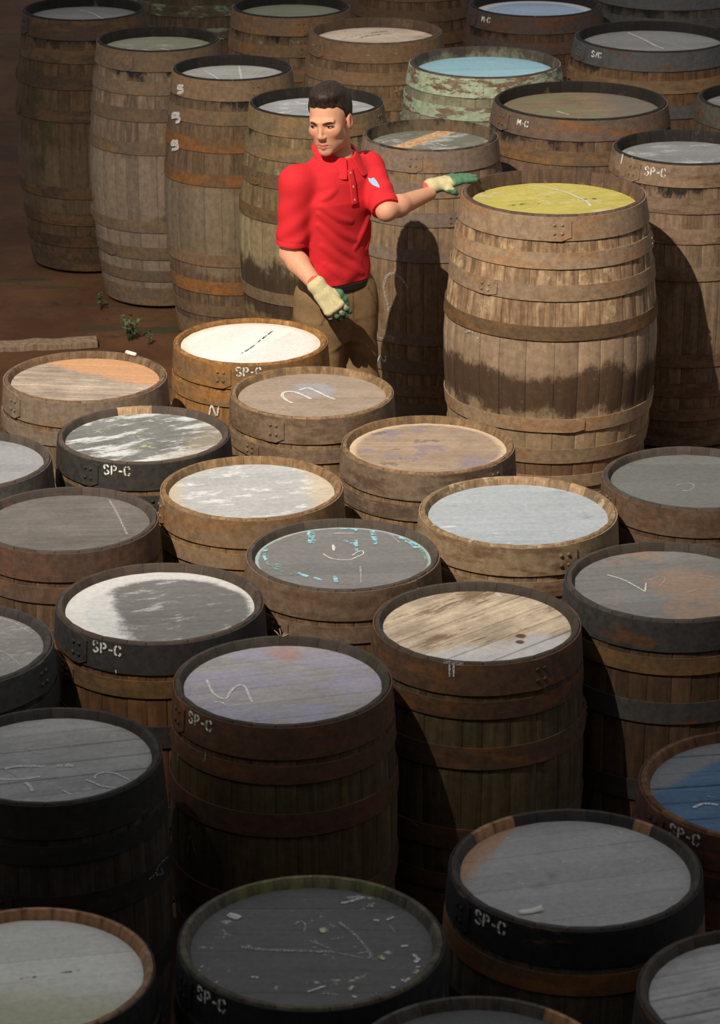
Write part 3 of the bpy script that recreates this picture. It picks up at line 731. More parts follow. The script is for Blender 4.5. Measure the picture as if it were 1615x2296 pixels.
C.append(('P4', 'dark-topped cask cut off by the bottom edge, in front of the spattered one', 0.264, 5.162, 0.292, 0.87,
    W((96, 86, 76)), HP((38, 37, 36), (50, 44, 38), 0.15), HD((98, 98, 96), 0, (), 0.12), ((35, 62, ORANGE_STAVE),)))
C.append(('P5', 'grey wood-grained cask cut off by the lower right corner', 0.939, 5.468, 0.295, 0.87,
    W((110, 90, 66), bands=((0.800, 1.2, (66, 61, 57), .85),)), HP((64, 58, 52), (100, 70, 44), 0.3), HD((178, 177, 174), 20, (), 0.4)))
C.append(('P6', 'cask with blue painted top cut off by right edge', 1.075, 6.520, 0.327, 0.87,
    W((124, 88, 58)), HP((82, 56, 46), (110, 70, 44), 0.4), HD((86, 116, 146), 8, (('lin', (140, 138, 134), .85, (-.8, .75, .21, .02, .1)), ('noise', (112, 134, 158), .5, (6, .56, .08, 3, .1))), 0.25)))
for args in C:
    cask(*args)

# ------------------------------------------------------------------ person: distance fields turned into one skin
class Field:
    """signed distance on a rectilinear grid, smooth unions, naive surface nets"""
    def __init__(self, ax, ay, az):
        self.ax = [np.asarray(a, np.float32) for a in (ax, ay, az)]
        self.F = np.full(tuple(len(a) for a in self.ax), 1.0, np.float32)
    def sub(self, lo, hi):
        sl = []
        for a, l, h in zip(self.ax, lo, hi):
            i, j = np.searchsorted(a, l), np.searchsorted(a, h)
            sl.append(slice(max(0, i - 1), min(len(a), j + 1)))
        return tuple(sl)
    def add(self, d, lo, hi, k=0.01, op='u', pad=0.05):
        sl = self.sub([v - pad - k for v in lo], [v + pad + k for v in hi])
        if any(s.stop - s.start < 1 for s in sl):
            return
        X, Y, Z = np.meshgrid(*(a[s] for a, s in zip(self.ax, sl)), indexing='ij')
        v = d(X, Y, Z).astype(np.float32)
        f = self.F[sl]
        if op == 'u':
            h = np.clip(0.5 + 0.5 * (f - v) / k, 0, 1)
            self.F[sl] = f * (1 - h) + v * h - k * h * (1 - h)
        else:
            v = -v
            h = np.clip(0.5 - 0.5 * (f - v) / k, 0, 1)
            self.F[sl] = f * (1 - h) + v * h + k * h * (1 - h)
    def ell(self, c, r, R=None, k=0.01, op='u'):
        c = np.array(c, float)
        r = np.array(r, float)
        M = np.eye(3) if R is None else np.array(R, float)
        def d(X, Y, Z):
            x, y, z = X - c[0], Y - c[1], Z - c[2]
            q = [M[i][0] * x + M[i][1] * y + M[i][2] * z for i in range(3)]
            k0 = np.sqrt(sum((q[i] / r[i]) ** 2 for i in range(3)))
            k1 = np.sqrt(sum((q[i] / r[i] ** 2) ** 2 for i in range(3))) + 1e-9
            return k0 * (k0 - 1) / k1
        m = max(r)
        self.add(d, c - m, c + m, k, op)
    def cap(self, p, q, r0, r1, k=0.01, op='u', flat=None):
        """tapered capsule; flat=(axis, squash) flattens its section along an axis"""
        p, q = np.array(p, float), np.array(q, float)
        ba = q - p
        L2 = float(ba @ ba) + 1e-12
        def d(X, Y, Z):
            x, y, z = X - p[0], Y - p[1], Z - p[2]
            h = np.clip((x * ba[0] + y * ba[1] + z * ba[2]) / L2, 0, 1)
            x, y, z = x - h * ba[0], y - h * ba[1], z - h * ba[2]
            if flat is not None:
                a, s = flat
                t = (x * a[0] + y * a[1] + z * a[2]) * (s - 1)
                x, y, z = x + t * a[0], y + t * a[1], z + t * a[2]
            return np.sqrt(x * x + y * y + z * z) - (r0 + (r1 - r0) * h)
        m = max(r0, r1)
        self.add(d, np.minimum(p, q) - m, np.maximum(p, q) + m, k, op)
    def chain(self, pts, rs, k=0.006):
        for i in range(len(pts) - 1):
            self.cap(pts[i], pts[i + 1], rs[i], rs[i + 1], k)
    def mesh(self):
        F, ax = self.F, self.ax
        S = F < 0
        n = [s - 1 for s in F.shape]
        cnt = np.zeros(n, np.int8)
        corners = [(i, j, k) for i in (0, 1) for j in (0, 1) for k in (0, 1)]
        for i, j, k in corners:
            cnt += S[i:n[0] + i, j:n[1] + j, k:n[2] + k]
        I = np.argwhere((cnt > 0) & (cnt < 8))
        acc = np.zeros((len(I), 3), np.float64)
        num = np.zeros(len(I))
        for a in corners:
            for b in corners:
                dd = [q - p for p, q in zip(a, b)]
                if sum(dd) != 1 or min(dd) < 0:
                    continue
                ia, ib = I + np.array(a), I + np.array(b)
                fa, fb = F[tuple(ia.T)], F[tuple(ib.T)]
                x = (fa < 0) != (fb < 0)
                t = np.where(x, fa / np.where(fa == fb, 1, fa - fb), 0)
                for d in range(3):
                    pa, pb = ax[d][ia[:, d]], ax[d][ib[:, d]]
                    acc[:, d] += np.where(x, pa + (pb - pa) * t, 0)
                num += x
        V = acc / num[:, None]
        idm = np.full(n, -1, np.int32)
        idm[tuple(I.T)] = np.arange(len(I))
        quads = []
        for d in range(3):
            e, g = [q for q in range(3) if q != d]
            lo = [slice(None)] * 3
            hi = [slice(None)] * 3
            lo[d], hi[d] = slice(0, -1), slice(1, None)
            A, B = S[tuple(lo)], S[tuple(hi)]
            E = np.argwhere(A != B)
            E = E[(E[:, e] > 0) & (E[:, g] > 0) & (E[:, e] < n[e]) & (E[:, g] < n[g])]
            inside = A[tuple(E.T)]
            def cell(de, dg):
                c_ = E.copy()
                c_[:, e] += de
                c_[:, g] += dg
                return idm[tuple(c_.T)]
            q = np.stack([cell(-1, -1), cell(0, -1), cell(0, 0), cell(-1, 0)], 1)
            flip = inside if d != 1 else ~inside
            q[~flip] = q[~flip][:, ::-1]
            quads.append(q)
        Q = np.concatenate(quads)
        return V, Q[(Q >= 0).all(1)]

def field_obj(name, fld, mat, parent, color=None):
    V, Q = fld.mesh()
    me = bpy.data.meshes.new(name)
    me.from_pydata(V.tolist(), [], Q.tolist())
    me.polygons.foreach_set('use_smooth', [True] * len(me.polygons))
    if color is not None:
        at = me.color_attributes.new('tint', 'FLOAT_COLOR', 'POINT')
        at.data.foreach_set('color', np.concatenate([color(V), np.ones((len(V), 1))], 1).astype(np.float32).ravel())
    me.materials.append(mat)
    o = bpy.data.objects.new(name, me)
    col.objects.link(o)
    o.parent = parent
    if parent is not None:
        o.matrix_parent_inverse = Matrix.Translation(-parent.location)
    return o

def tint_mat(name, rough=0.7, noise=0.12, sc=60, bump=0.2, sss=0.0, weave=False):
    t = NT(name)
    a = t.node('ShaderNodeVertexColor', layer_name='tint')
    n = t.noise(t.coord(), sc, 4, 0.65)
    k = t.scale(a.outputs['Color'], t.ramp(n, 0.25, 0.75, 1 - noise, 1 + noise))
    m = t.done(k, rough, n, bump, 0.0015)
    if sss:
        t.b.inputs['Subsurface Weight'].default_value = sss
        t.b.inputs['Subsurface Radius'].default_value = (0.010, 0.004, 0.002)
    return m

def A(a, b, step):
    return np.arange(a, b, step)
def nrm(v):
    v = np.array(v, float)
    return v / np.linalg.norm(v)

MX, MY = -0.10, 10.95
man = empty('person', (MX, MY, 0))
tag(man, 'man in red polo shirt and knitted work gloves, standing among the casks looking aside', 'person')

# joints (metres, world)
neck_b = np.array((-0.095, 10.965, 1.455))
shR, elR, wrR = np.array((-0.258, 10.835, 1.392)), np.array((-0.288, 10.83, 1.095)), np.array((-0.165, 10.69, 0.985))
shL, elL, wrL = np.array((0.030, 11.06, 1.395)), np.array((0.108, 10.87, 1.262)), np.array((0.290, 11.095, 1.276))
ex = nrm((0.765, 0.644, 0))                       # towards the man's left
ey = nrm((0.644, -0.765, 0))                      # the way his chest faces
TORSO_Z = [0.60, 0.80, 0.95, 1.05, 1.18, 1.30, 1.38, 1.43, 1.465, 1.50]
def torso(a_, b_, z0, z1, wrinkle=0.0, n=2.5):
    def d(X, Y, Z):
        cx = np.interp(Z, [0.7, 0.95, 1.3, 1.47], [-0.100, -0.104, -0.112, -0.100])
        cy = np.interp(Z, [0.7, 0.95, 1.3, 1.47], [10.965, 10.955, 10.948, 10.962])
        x = (X - cx) * ex[0] + (Y - cy) * ex[1]
        y = (X - cx) * ey[0] + (Y - cy) * ey[1]
        a = np.interp(Z, TORSO_Z, a_)
        b = np.interp(Z, TORSO_Z, b_)
        v = ((np.abs(x / a) ** n + np.abs(y / b) ** n) ** (1 / n) - 1) * np.minimum(a, b) * 0.95
        if wrinkle:
            w = np.sin(34 * Z + 16 * x + 2.0 * np.sin(9 * x + 3) + 1.6 * np.sin(14 * Z)) * (0.5 + 0.5 * np.sin(7 * Z - 11 * x + 1.0))
            w += 0.7 * np.sin(52 * (Z * 0.55 - x * 0.85) + 1.3 * np.sin(20 * Z)) * np.clip(1.25 - Z, 0, 0.3) * 3
            v = v + wrinkle * w
        return np.maximum(v, np.maximum(Z - z1, z0 - Z))
    return d
T_LO, T_HI = (-0.34, 10.78, 0.55), (0.14, 11.15, 1.52)

# head frame: he looks to the viewer's left and a little down
yaw, pit, rol = math.radians(21), math.radians(7), math.radians(4)
hf = nrm((-math.sin(yaw) * math.cos(pit), -math.cos(yaw) * math.cos(pit), -math.sin(pit)))
hl = nrm((math.cos(yaw), -math.sin(yaw), 0))
hu = np.cross(hl, -hf)
hu = -hu if hu[2] < 0 else hu
hl, hu = hl * math.cos(rol) + hu * math.sin(rol), hu * math.cos(rol) - hl * math.sin(rol)
HR = np.array([hl, hf, hu])                       # rows: local x (his left), y (forward), z (up)
HC = np.array((-0.123, 10.915, 1.632))
HS = 1.07
def hp(x, y, z):
    return HC + HS * (hl * x + hf * y + hu * z)
def to_head(V):
    return (np.asarray(V) - HC) @ HR.T / HS

fx = np.concatenate([A(-0.42, -0.25, 0.006), A(-0.25, 0.0, 0.0024), A(0.0, 0.40, 0.006)])
fy = np.concatenate([A(10.60, 10.76, 0.006), A(10.76, 11.05, 0.0026), A(11.05, 11.26, 0.006)])
fz = np.concatenate([A(-0.02, 1.46, 0.008), A(1.46, 1.82, 0.0024)])
b = Field(fx, fy, fz)
# trunk, legs, arms (under the clothes, slimmer than them)
b.add(torso([.125, .125, .120, .120, .135, .150, .145, .11, .08, .06], [.09, .095, .085, .085, .095, .10, .09, .075, .065, .055], 0.85, 1.48), T_LO, T_HI, 0.02)
b.cap(neck_b - (0, 0, 0.03), shR, 0.055, 0.055, 0.03)
b.cap(neck_b - (0, 0, 0.03), shL, 0.055, 0.055, 0.03)
for sh, el, wr in ((shR, elR, wrR), (shL, elL, wrL)):
    b.cap(sh, el, 0.050, 0.041, 0.02)
    m = el * 0.72 + wr * 0.28
    b.cap(el, m, 0.040, 0.044, 0.02)
    b.cap(m, wr, 0.044, 0.029, 0.02)
LEG = [((-0.175, 10.925, 0.86), (-0.155, 10.875, 0.47), (-0.150, 10.93, 0.09)), ((-0.025, 11.015, 0.86), (-0.005, 10.985, 0.47), (-0.005, 11.04, 0.09))]
for h_, k_, a_ in LEG:
    b.cap(h_, k_, 0.080, 0.055, 0.03)
    b.cap(k_, a_, 0.052, 0.038, 0.02)
    b.cap(np.array(a_) - (0, 0, 0.04), np.array(a_) + (0.06, -0.10, -0.055), 0.032, 0.026, 0.02)
# neck and head
b.cap(neck_b, hp(0, -0.022, -0.055), 0.061, 0.056, 0.02)
b.cap(hp(0.045, -0.035, -0.06), neck_b + ex * 0.02 + ey * 0.045, 0.014, 0.012, 0.02)
b.ell(hp(0, -0.018, 0.040), np.array((.075, .096, .086)) * HS, HR, 0.02)
b.ell(hp(0, 0.030, -0.020), np.array((.063, .066, .085)) * HS, HR, 0.02)
b.ell(hp(0, 0.042, -0.078), np.array((.049, .046, .042)) * HS, HR, 0.02)
b.ell(hp(0, 0.076, -0.103), np.array((.026, .016, .017)) * HS, HR, 0.016)
for s in (-1, 1):
    b.ell(hp(.047 * s, 0.010, -0.066), np.array((.016, .032, .034)) * HS, HR, 0.022)
    b.ell(hp(.040 * s, 0.060, -0.024), np.array((.020, .018, .018)) * HS, HR, 0.024)
    b.ell(hp(.033 * s, 0.101, -0.001), np.array((.018, .017, .0115)) * HS, HR, 0.010, 's')
    b.cap(hp(.012 * s, 0.090, 0.0185), hp(.042 * s, 0.074, 0.018), 0.0085 * HS, 0.0065 * HS, 0.014)
    b.ell(hp(.0765 * s, -0.012, -0.010), np.array((.010, .020, .033)) * HS, HR, 0.006)
    b.ell(hp(.0865 * s, -0.008, -0.006), np.array((.0055, .010, .019)) * HS, HR, 0.005, 's')
    b.ell(hp(.0105 * s, 0.097, -0.0395), np.array((.0068, .0095, .0068)) * HS, HR, 0.006)
    b.ell(hp(.0068 * s, 0.101, -0.0465), np.array((.0032, .0045, .0025)) * HS, HR, 0.003, 's')
b.cap(hp(0, 0.088, 0.012), hp(0, 0.105, -0.032), 0.0074 * HS, 0.0082 * HS, 0.010)
b.ell(hp(0, 0.104, -0.0365), np.array((.0092, .0095, .0085)) * HS, HR, 0.006)
b.cap(hp(-0.026, 0.0765, -0.0715), hp(0, 0.0915, -0.0685), 0.0045, 0.0062, 0.006)
b.cap(hp(0.026, 0.0765, -0.0715), hp(0, 0.0915, -0.0685), 0.0045, 0.0062, 0.006)
b.cap(hp(-0.016, 0.082, -0.0795), hp(0, 0.0895, -0.0815), 0.0052, 0.0075, 0.006)
b.cap(hp(0.016, 0.082, -0.0795), hp(0, 0.0895, -0.0815), 0.0052, 0.0075, 0.006)
b.cap(hp(-0.020, 0.0865, -0.0748), hp(0.020, 0.0865, -0.0748), 0.0016, 0.0016, 0.004, 's')
SKIN = np.array(lin((214, 158, 126))[:3])
def skin_tint(V):
    q = to_head(V)
    c_ = np.tile(SKIN, (len(V), 1))
    def blend(f, rgb):
        c_[:] = c_ * (1 - f[:, None]) + np.array(lin(rgb)[:3]) * f[:, None]
    head = q[:, 2] > -0.15
    blend(head * 0.22 * np.exp(-((np.abs(q[:, 0]) - 0.04) / 0.02) ** 2 - ((q[:, 2] + 0.03) / 0.025) ** 2) * (q[:, 1] > 0.03), (206, 120, 98))
    beard = np.clip((-0.045 - q[:, 2]) / 0.03, 0, 1) * np.clip((q[:, 2] + 0.135) / 0.02, 0, 1) * (q[:, 1] > -0.01)
    blend(beard * 0.22, (120, 100, 90))
    lips = np.exp(-(q[:, 0] / 0.025) ** 4 - ((q[:, 2] + 0.0755) / 0.0105) ** 4) * (q[:, 1] > 0.078)
    blend(lips * 0.75, (184, 104, 94))
    ear = (np.abs(q[:, 0]) > 0.072) & (np.abs(q[:, 2] + 0.01) < 0.05) & (q[:, 1] < 0.02)
    blend(ear * 0.35, (208, 112, 96))
    return c_
skin_m = tint_mat('skin', 0.55, 0.07, 90, 0.12, 0.12)
body = field_obj('body', b, skin_m, man, skin_tint)

# hair: short, dark, cut round the ears
h = Field(A(-0.25, 0.01, 0.0026), A(10.78, 11.08, 0.0026), A(1.52, 1.83, 0.0026))
def hair(X, Y, Z):
    P = np.stack([X - HC[0], Y - HC[1], Z - HC[2]], -1) @ HR.T / HS
    x, y, z = P[..., 0], P[..., 1], P[..., 2]
    r = (.080, .099, .096)
    q = np.sqrt((x / r[0]) ** 2 + ((y + 0.022) / r[1]) ** 2 + ((z - 0.042) / r[2]) ** 2)
    d = (q - 1) * 0.085
    d = d + 0.0022 * np.sin(150 * x + 40 * y) * np.sin(120 * y + 70 * z) + 0.0016 * np.sin(260 * x + 90 * z)
    # hairline: high on the brow, down in front of the ears, low at the nape
    line = np.interp(y, [-0.12, -0.06, -0.025, 0.006, 0.024, 0.045, 0.09], [-0.070, -0.062, -0.004, 0.012, 0.052, 0.066, 0.070])
    line = line + 0.002 * np.sin(x * 130 + y * 60) + 0.004 * np.exp(-(x / 0.03) ** 2)
    return np.maximum(d, (line - z) * 0.8)
h.add(hair, (-0.25, 10.78, 1.52), (0.01, 11.08, 1.83), 0.002)
h.ell(hp(0.004, 0.020, 0.108), np.array((.055, .058, .024)) * HS, HR, 0.04)
t = NT('hair')
hair_m = t.done(t.scale(lin((44, 33, 28)), t.ramp(t.noise(t.mapping(t.coord(), scale=(1, 1, 0.4)), 140, 3, 0.6), 0.3, 0.7, 0.5, 1.7)), 0.55, t.noise(t.coord(), 180, 2), 0.4)
field_obj('hair', h, hair_m, man)

def local(o):
    o.matrix_parent_inverse = Matrix.Translation(-man.location)
    return o
brow_m = flat_mat('brow_hair', (58, 42, 34), 0.8, 0.2, 200)
eye_w = flat_mat('eye_white', (186, 174, 168), 0.25, 0.03)
eye_d = flat_mat('iris', (44, 40, 36), 0.2, 0.05)
for s in (-1, 1):
    v, f = tube([hp(.012 * s, .0975, .0135), hp(.025 * s, .0950, .0175), hp(.037 * s, .0865, .0175), hp(.046 * s, .077, .0135)], [.0022, .0034, .0030, .0014], 8)
    local(mesh_obj('eyebrow', v, f, brow_m, man))
    bm = bmesh.new()
    bmesh.ops.create_uvsphere(bm, u_segments=16, v_segments=12, radius=0.0122 * HS)
    look = Vector(nrm(hf * 0.93 - hl * 0.36 - hu * 0.02))
    bm.transform(look.to_track_quat('Z', 'Y').to_matrix().to_4x4())
    ctr = Vector(hp(.0325 * s, .0755, -0.0005))
    bmesh.ops.translate(bm, verts=bm.verts, vec=ctr)
    o = local(bm_obj('eye', bm, eye_w, man))
    o.data.materials.append(eye_d)
    for p in o.data.polygons:
        if (p.center - ctr).normalized().dot(look) > 0.80:
            p.material_index = 1
    # upper lid
    pts = [hp((.0325 + .0165 * math.cos(a)) * s, .0755 + .0118 * math.sin(a) + .0015, 0.0032 + .0040 * math.sin(a)) for a in np.linspace(0.15, math.pi - 0.15, 9)]
    v, f = tube(pts, [.0012, .0022, .0027, .003, .003, .003, .0027, .0022, .0012], 6)
    lid = local(mesh_obj('eyelid', v, f, flat_mat('lid_skin', (150, 98, 78), 0.6, 0.05), man))
# polo shirt
sx, sy, sz = A(-0.38, 0.16, 0.004), A(10.72, 11.22, 0.004), A(0.91, 1.53, 0.004)
sh_f = Field(sx, sy, sz)
sh_f.add(torso([.15, .15, .152, .150, .160, .174, .170, .135, .085, .05], [.11, .115, .112, .108, .116, .126, .114, .096, .075, .05], 0.952, 1.470, 0.0035), T_LO, T_HI, 0.02)
sh_f.cap(neck_b - (0, 0, 0.035), shR - (0, 0, 0.005), 0.056, 0.066, 0.035)
sh_f.cap(neck_b - (0, 0, 0.035), shL - (0, 0, 0.005), 0.056, 0.066, 0.035)
def sleeve(p, q, r0, r1, ph):
    p, q = np.array(p), np.array(q)
    ax_ = nrm(q - p)
    L = np.linalg.norm(q - p)
    def d(X, Y, Z):
        x, y, z = X - p[0], Y - p[1], Z - p[2]
        t_ = x * ax_[0] + y * ax_[1] + z * ax_[2]
        r = np.sqrt(np.maximum(x * x + y * y + z * z - np.maximum(t_, 0) ** 2, 0))
        u = np.clip(t_ / L, 0, 1)
        w = 0.0035 * np.sin(70 * t_ + 55 * x + ph) * np.clip(u, 0, 1) * np.clip((1 - u) * 6, 0, 1)
        hem = 0.0016 * (np.abs(t_ - L + 0.022) < 0.003)
        return np.maximum((r - (r0 + (r1 - r0) * u)) * 0.95 + w + hem, t_ - L)
    m = max(r0, r1)
    sh_f.add(d, np.minimum(p, q) - m, np.maximum(p, q) + m, 0.025)
sleeve(shR, shR + (elR - shR) * 0.885 + np.array((0.004, 0, 0)), 0.070, 0.064, 0.0)
sleeve(shL, shL + (elL - shL) * 0.96, 0.068, 0.060, 2.0)
# folds running from the right armpit and under the left arm
SA = [.15, .15, .152, .150, .160, .174, .170, .135, .085, .05]
SB = [.11, .115, .112, .108, .116, .126, .114, .096, .075, .05]
def skin_pt(u, z, deep):
    a, b_ = np.interp(z, TORSO_Z, SA), np.interp(z, TORSO_Z, SB)
    cx, cy = np.interp(z, [0.95, 1.3, 1.47], [-0.104, -0.112, -0.100]), np.interp(z, [0.95, 1.3, 1.47], [10.955, 10.948, 10.962])
    y = b_ * max(0.0, 1 - abs(u / a) ** 2.5) ** 0.4 - deep
    return np.array((cx + ex[0] * u + ey[0] * y, cy + ex[1] * u + ey[1] * y, z))
FOLD = []
for line in ([(-.13, 1.30), (-.07, 1.25), (0, 1.22)], [(-.135, 1.27), (-.06, 1.19), (.03, 1.13)], [(-.135, 1.22), (-.05, 1.12), (.05, 1.04)], [(-.125, 1.33), (-.08, 1.36)], [(.13, 1.26), (.08, 1.18), (.02, 1.10)], [(-.12, 1.13), (-.04, 1.05), (.06, .985)], [(.13, 1.18), (.10, 1.08)], [(-.11, 1.05), (-.05, .99)]):
    pts = [skin_pt(u, z, 0.0105) for u, z in smooth_line(line, 6)]
    for i in range(len(pts) - 1):
        w0, w1 = (math.sin(math.pi * (j + 0.3) / (len(pts) - 0.4)) for j in (i, i + 1))
        FOLD.append((pts[i], pts[i + 1], 0.010 + 0.0055 * w0, 0.010 + 0.0055 * w1))
def folds(X, Y, Z):
    d = np.full(X.shape, 1.0, np.float32)
    for p, q, r0, r1 in FOLD:
        ba = q - p
        x, y, z = X - p[0], Y - p[1], Z - p[2]
        h_ = np.clip((x * ba[0] + y * ba[1] + z * ba[2]) / (ba @ ba), 0, 1)
        d = np.minimum(d, np.sqrt((x - h_ * ba[0]) ** 2 + (y - h_ * ba[1]) ** 2 + (z - h_ * ba[2]) ** 2) - (r0 + (r1 - r0) * h_))
    return d
sh_f.add(folds, (-0.30, 10.75, 0.95), (0.10, 11.1, 1.42), 0.012)
RED = np.array(lin((214, 40, 48))[:3])
def shirt_tint(V):
    c_ = np.tile(RED, (len(V), 1))
    n_ = 0.5 + 0.5 * np.sin(V[:, 0] * 31 + V[:, 2] * 17) * np.sin(V[:, 2] * 29 - V[:, 1] * 23)
    return c_ * (0.94 + 0.1 * n_[:, None])
shirt_m = tint_mat('red_pique', 0.85, 0.08, 220, 0.25)
shirt = field_obj('polo_shirt', sh_f, shirt_m, man, shirt_tint)

# collar: a turned-down band open at the front
cf = Field(A(-0.22, 0.03, 0.0019), A(10.84, 11.09, 0.0019), A(1.40, 1.56, 0.0019))
cc0 = neck_b + ey * 0.006
def collar(X, Y, Z):
    x = (X - cc0[0]) * ex[0] + (Y - cc0[1]) * ex[1]
    y = (X - cc0[0]) * ey[0] + (Y - cc0[1]) * ey[1]
    top = 1.520 - 0.50 * (y + 0.02)
    z = Z - top
    an = np.abs(np.arctan2(x, y))
    r = np.sqrt(x * x + (y * 0.95) ** 2)
    rr = 0.069 + np.clip(-z, 0, 0.1) * 0.75
    drop = 0.042 + 0.022 * np.exp(-((an - 0.62) / 0.35) ** 2)
    d = np.abs(r - rr) * 0.85 - 0.0042
    d = np.maximum(d, np.maximum(z, -z - drop))
    return np.maximum(d, (0.20 + np.clip(-z, 0, 0.1) * 3.0 - an) * 0.06)
cf.add(collar, (-0.22, 10.84, 1.40), (0.03, 11.09, 1.56), 0.002)
field_obj('collar', cf, shirt_m, man, shirt_tint)

def bvh_of(o):
    me = o.data
    return BVHTree.FromPolygons([v.co[:] for v in me.vertices], [p.vertices[:] for p in me.polygons])
shirt_b = bvh_of(shirt)
def on_shirt(u, z, lift=0.002):
    """point of the shirt front at sideways distance u from its middle and height z"""
    o_ = Vector((-0.105 + ex[0] * u + ey[0] * 0.4, 10.955 + ex[1] * u + ey[1] * 0.4, z))
    hit = shirt_b.ray_cast(o_, Vector(-ey))
    return (hit[0] + Vector(ey) * lift) if hit[0] else o_ - Vector(ey) * 0.28
def patch(name, us, zs, mat, lift):
    vs = [on_shirt(u(z) if callable(u) else u, z, lift) for z in zs for u in us]
    n = len(us)
    fs = [(j * n + i, j * n + i + 1, (j + 1) * n + i + 1, (j + 1) * n + i) for j in range(len(zs) - 1) for i in range(n - 1)]
    o = local(mesh_obj(name, vs, fs, mat, man))
    at = o.data.color_attributes.new('tint', 'FLOAT_COLOR', 'POINT')
    at.data.foreach_set('color', np.tile(np.append(RED * 0.92, 1), (len(vs), 1)).astype(np.float32).ravel())
    md = o.modifiers.new('thickness', 'SOLIDIFY')
    md.thickness = 0.003
    return o
patch('placket', [-0.017, -0.008, 0.0, 0.008, 0.017], [1.432 - 0.012 * i for i in range(13)], shirt_m, 0.0022)
btn = flat_mat('shirt_button', (226, 170, 170), 0.4, 0.05)
for z in (1.418, 1.365, 1.312):
    c0 = on_shirt(0, z, 0.0045)
    bm = bmesh.new()
    bmesh.ops.create_cone(bm, cap_ends=True, segments=12, radius1=0.0055, radius2=0.0045, depth=0.003)
    bm.transform(Matrix.Translation(c0) @ Vector(ey).to_track_quat('Z', 'Y').to_matrix().to_4x4())
    local(bm_obj('button', bm, btn, man, False))
# small pale blue crest on the left chest
cu, cz = 0.098, 1.372
ol = [(-.010, .014), (0, .011), (.010, .014), (.012, .0), (.007, -.012), (0, -.018), (-.007, -.012), (-.012, 0)]
vs = [on_shirt(cu + a, cz + b_, 0.003) for a, b_ in ol] + [on_shirt(cu, cz, 0.003)]
crest = local(mesh_obj('chest_emblem', vs, [(i, (i + 1) % 8, 8) for i in range(8)], flat_mat('emblem_blue', (150, 190, 218), 0.7, 0.05), man, False))

# trousers, belt, shoes
tf = Field(A(-0.34, 0.14, 0.006), A(10.74, 11.2, 0.006), A(0.04, 0.98, 0.006))
tf.add(torso([.10, .158, .150, .148, .15, .15, .15, .1, .1, .1], [.075, .116, .106, .104, .1, .1, .1, .1, .1, .1], 0.70, 0.963, 0.0012), T_LO, T_HI, 0.05)
for i, (h_, k_, a_) in enumerate(LEG):
    h_, k_, a_ = map(np.array, (h_, k_, a_))
    def leg(p, q, r0, r1, ph):
        L = np.linalg.norm(q - p)
        ax_ = (q - p) / L
        def d(X, Y, Z):
            x, y, z = X - p[0], Y - p[1], Z - p[2]
            t_ = np.clip(x * ax_[0] + y * ax_[1] + z * ax_[2], 0, L)
            x, y, z = x - t_ * ax_[0], y - t_ * ax_[1], z - t_ * ax_[2]
            return np.sqrt(x * x + y * y + z * z) - (r0 + (r1 - r0) * t_ / L) + 0.0035 * np.sin(48 * Z + 20 * X + ph) * np.sin(11 * Z + 2 + ph)
        m = max(r0, r1)
        tf.add(d, np.minimum(p, q) - m, np.maximum(p, q) + m, 0.05)
    leg(h_, k_, 0.098, 0.080, i * 2.0)
    leg(k_, a_ + np.array((0, 0, 0.02)), 0.080, 0.070, i * 2.0 + 1)
KHAKI = np.array(lin((132, 106, 74))[:3])
def trouser_tint(V):
    c_ = np.tile(KHAKI, (len(V), 1))
    u = (V[:, 0] + 0.10) * ex[0] + (V[:, 1] - 10.96) * ex[1]
    w = (V[:, 0] + 0.10) * ey[0] + (V[:, 1] - 10.96) * ey[1]
    pocket = (np.abs(np.abs(u) - (0.105 - (V[:, 2] - 0.88) * 0.45)) < 0.004) & (V[:, 2] > 0.79) & (V[:, 2] < 0.915) & (w > 0)
    c_[pocket] *= 0.5
    fly = (np.abs(u) < 0.003) & (w > 0) & (V[:, 2] > 0.8)
    c_[fly] *= 0.6
    return c_
trousers = field_obj('trousers', tf, tint_mat('khaki_cotton', 0.85, 0.15, 45, 0.3), man, trouser_tint)
bf = Field(A(-0.30, 0.12, 0.004), A(10.78, 11.13, 0.004), A(0.90, 0.97, 0.004))
bf.add(torso([.15, .162, .155, .154, .15, .15, .15, .1, .1, .1], [.115, .122, .112, .110, .1, .1, .1, .1, .1, .1], 0.920, 0.952), T_LO, T_HI, 0.002)
field_obj('belt', bf, flat_mat('black_leather', (34, 30, 27), 0.5, 0.1), man)
# dark blue strip of cloth at the hip, by the back of the right leg
vs, fs = [], []
for i in range(9):
    z = 0.905 - 0.028 * i
    for dx, dy in ((0, 0), (0.012, -0.006), (0.014, 0.004), (0.002, 0.008)):
        vs.append((-0.262 + dx + 0.003 * math.sin(i), 10.90 + dy - 0.012 * (z < 0.8), z))
for i in range(8):
    fs += [(i * 4 + k, i * 4 + (k + 1) % 4, i * 4 + 4 + (k + 1) % 4, i * 4 + 4 + k) for k in range(4)]
fs += [(0, 3, 2, 1), (32, 33, 34, 35)]
tag(local(mesh_obj('hip_strap', vs, fs, flat_mat('navy_cloth', (44, 50, 92), 0.9), man)), 'narrow navy strip at his hip')
for h_, k_, a_ in LEG:
    a_ = np.array(a_)
    s_f = Field(A(a_[0] - 0.10, a_[0] + 0.22, 0.006), A(a_[1] - 0.26, a_[1] + 0.12, 0.006), A(-0.01, 0.16, 0.006))
    toe = a_ + np.array((0.11, -0.15, -0.05))
    s_f.cap(a_ + (-0.02, 0.02, -0.045), toe, 0.045, 0.042, 0.02)
    s_f.cap(a_ + (0, 0, -0.04), a_ + (0, 0, 0.03), 0.052, 0.050, 0.02)
    s_f.add(lambda X, Y, Z: Z - 0.001, (-9, 0, -1), (9, 20, 0.0), 0.002, 's')
    field_obj('shoe', s_f, flat_mat('work_boot', (50, 38, 28), 0.6), man)

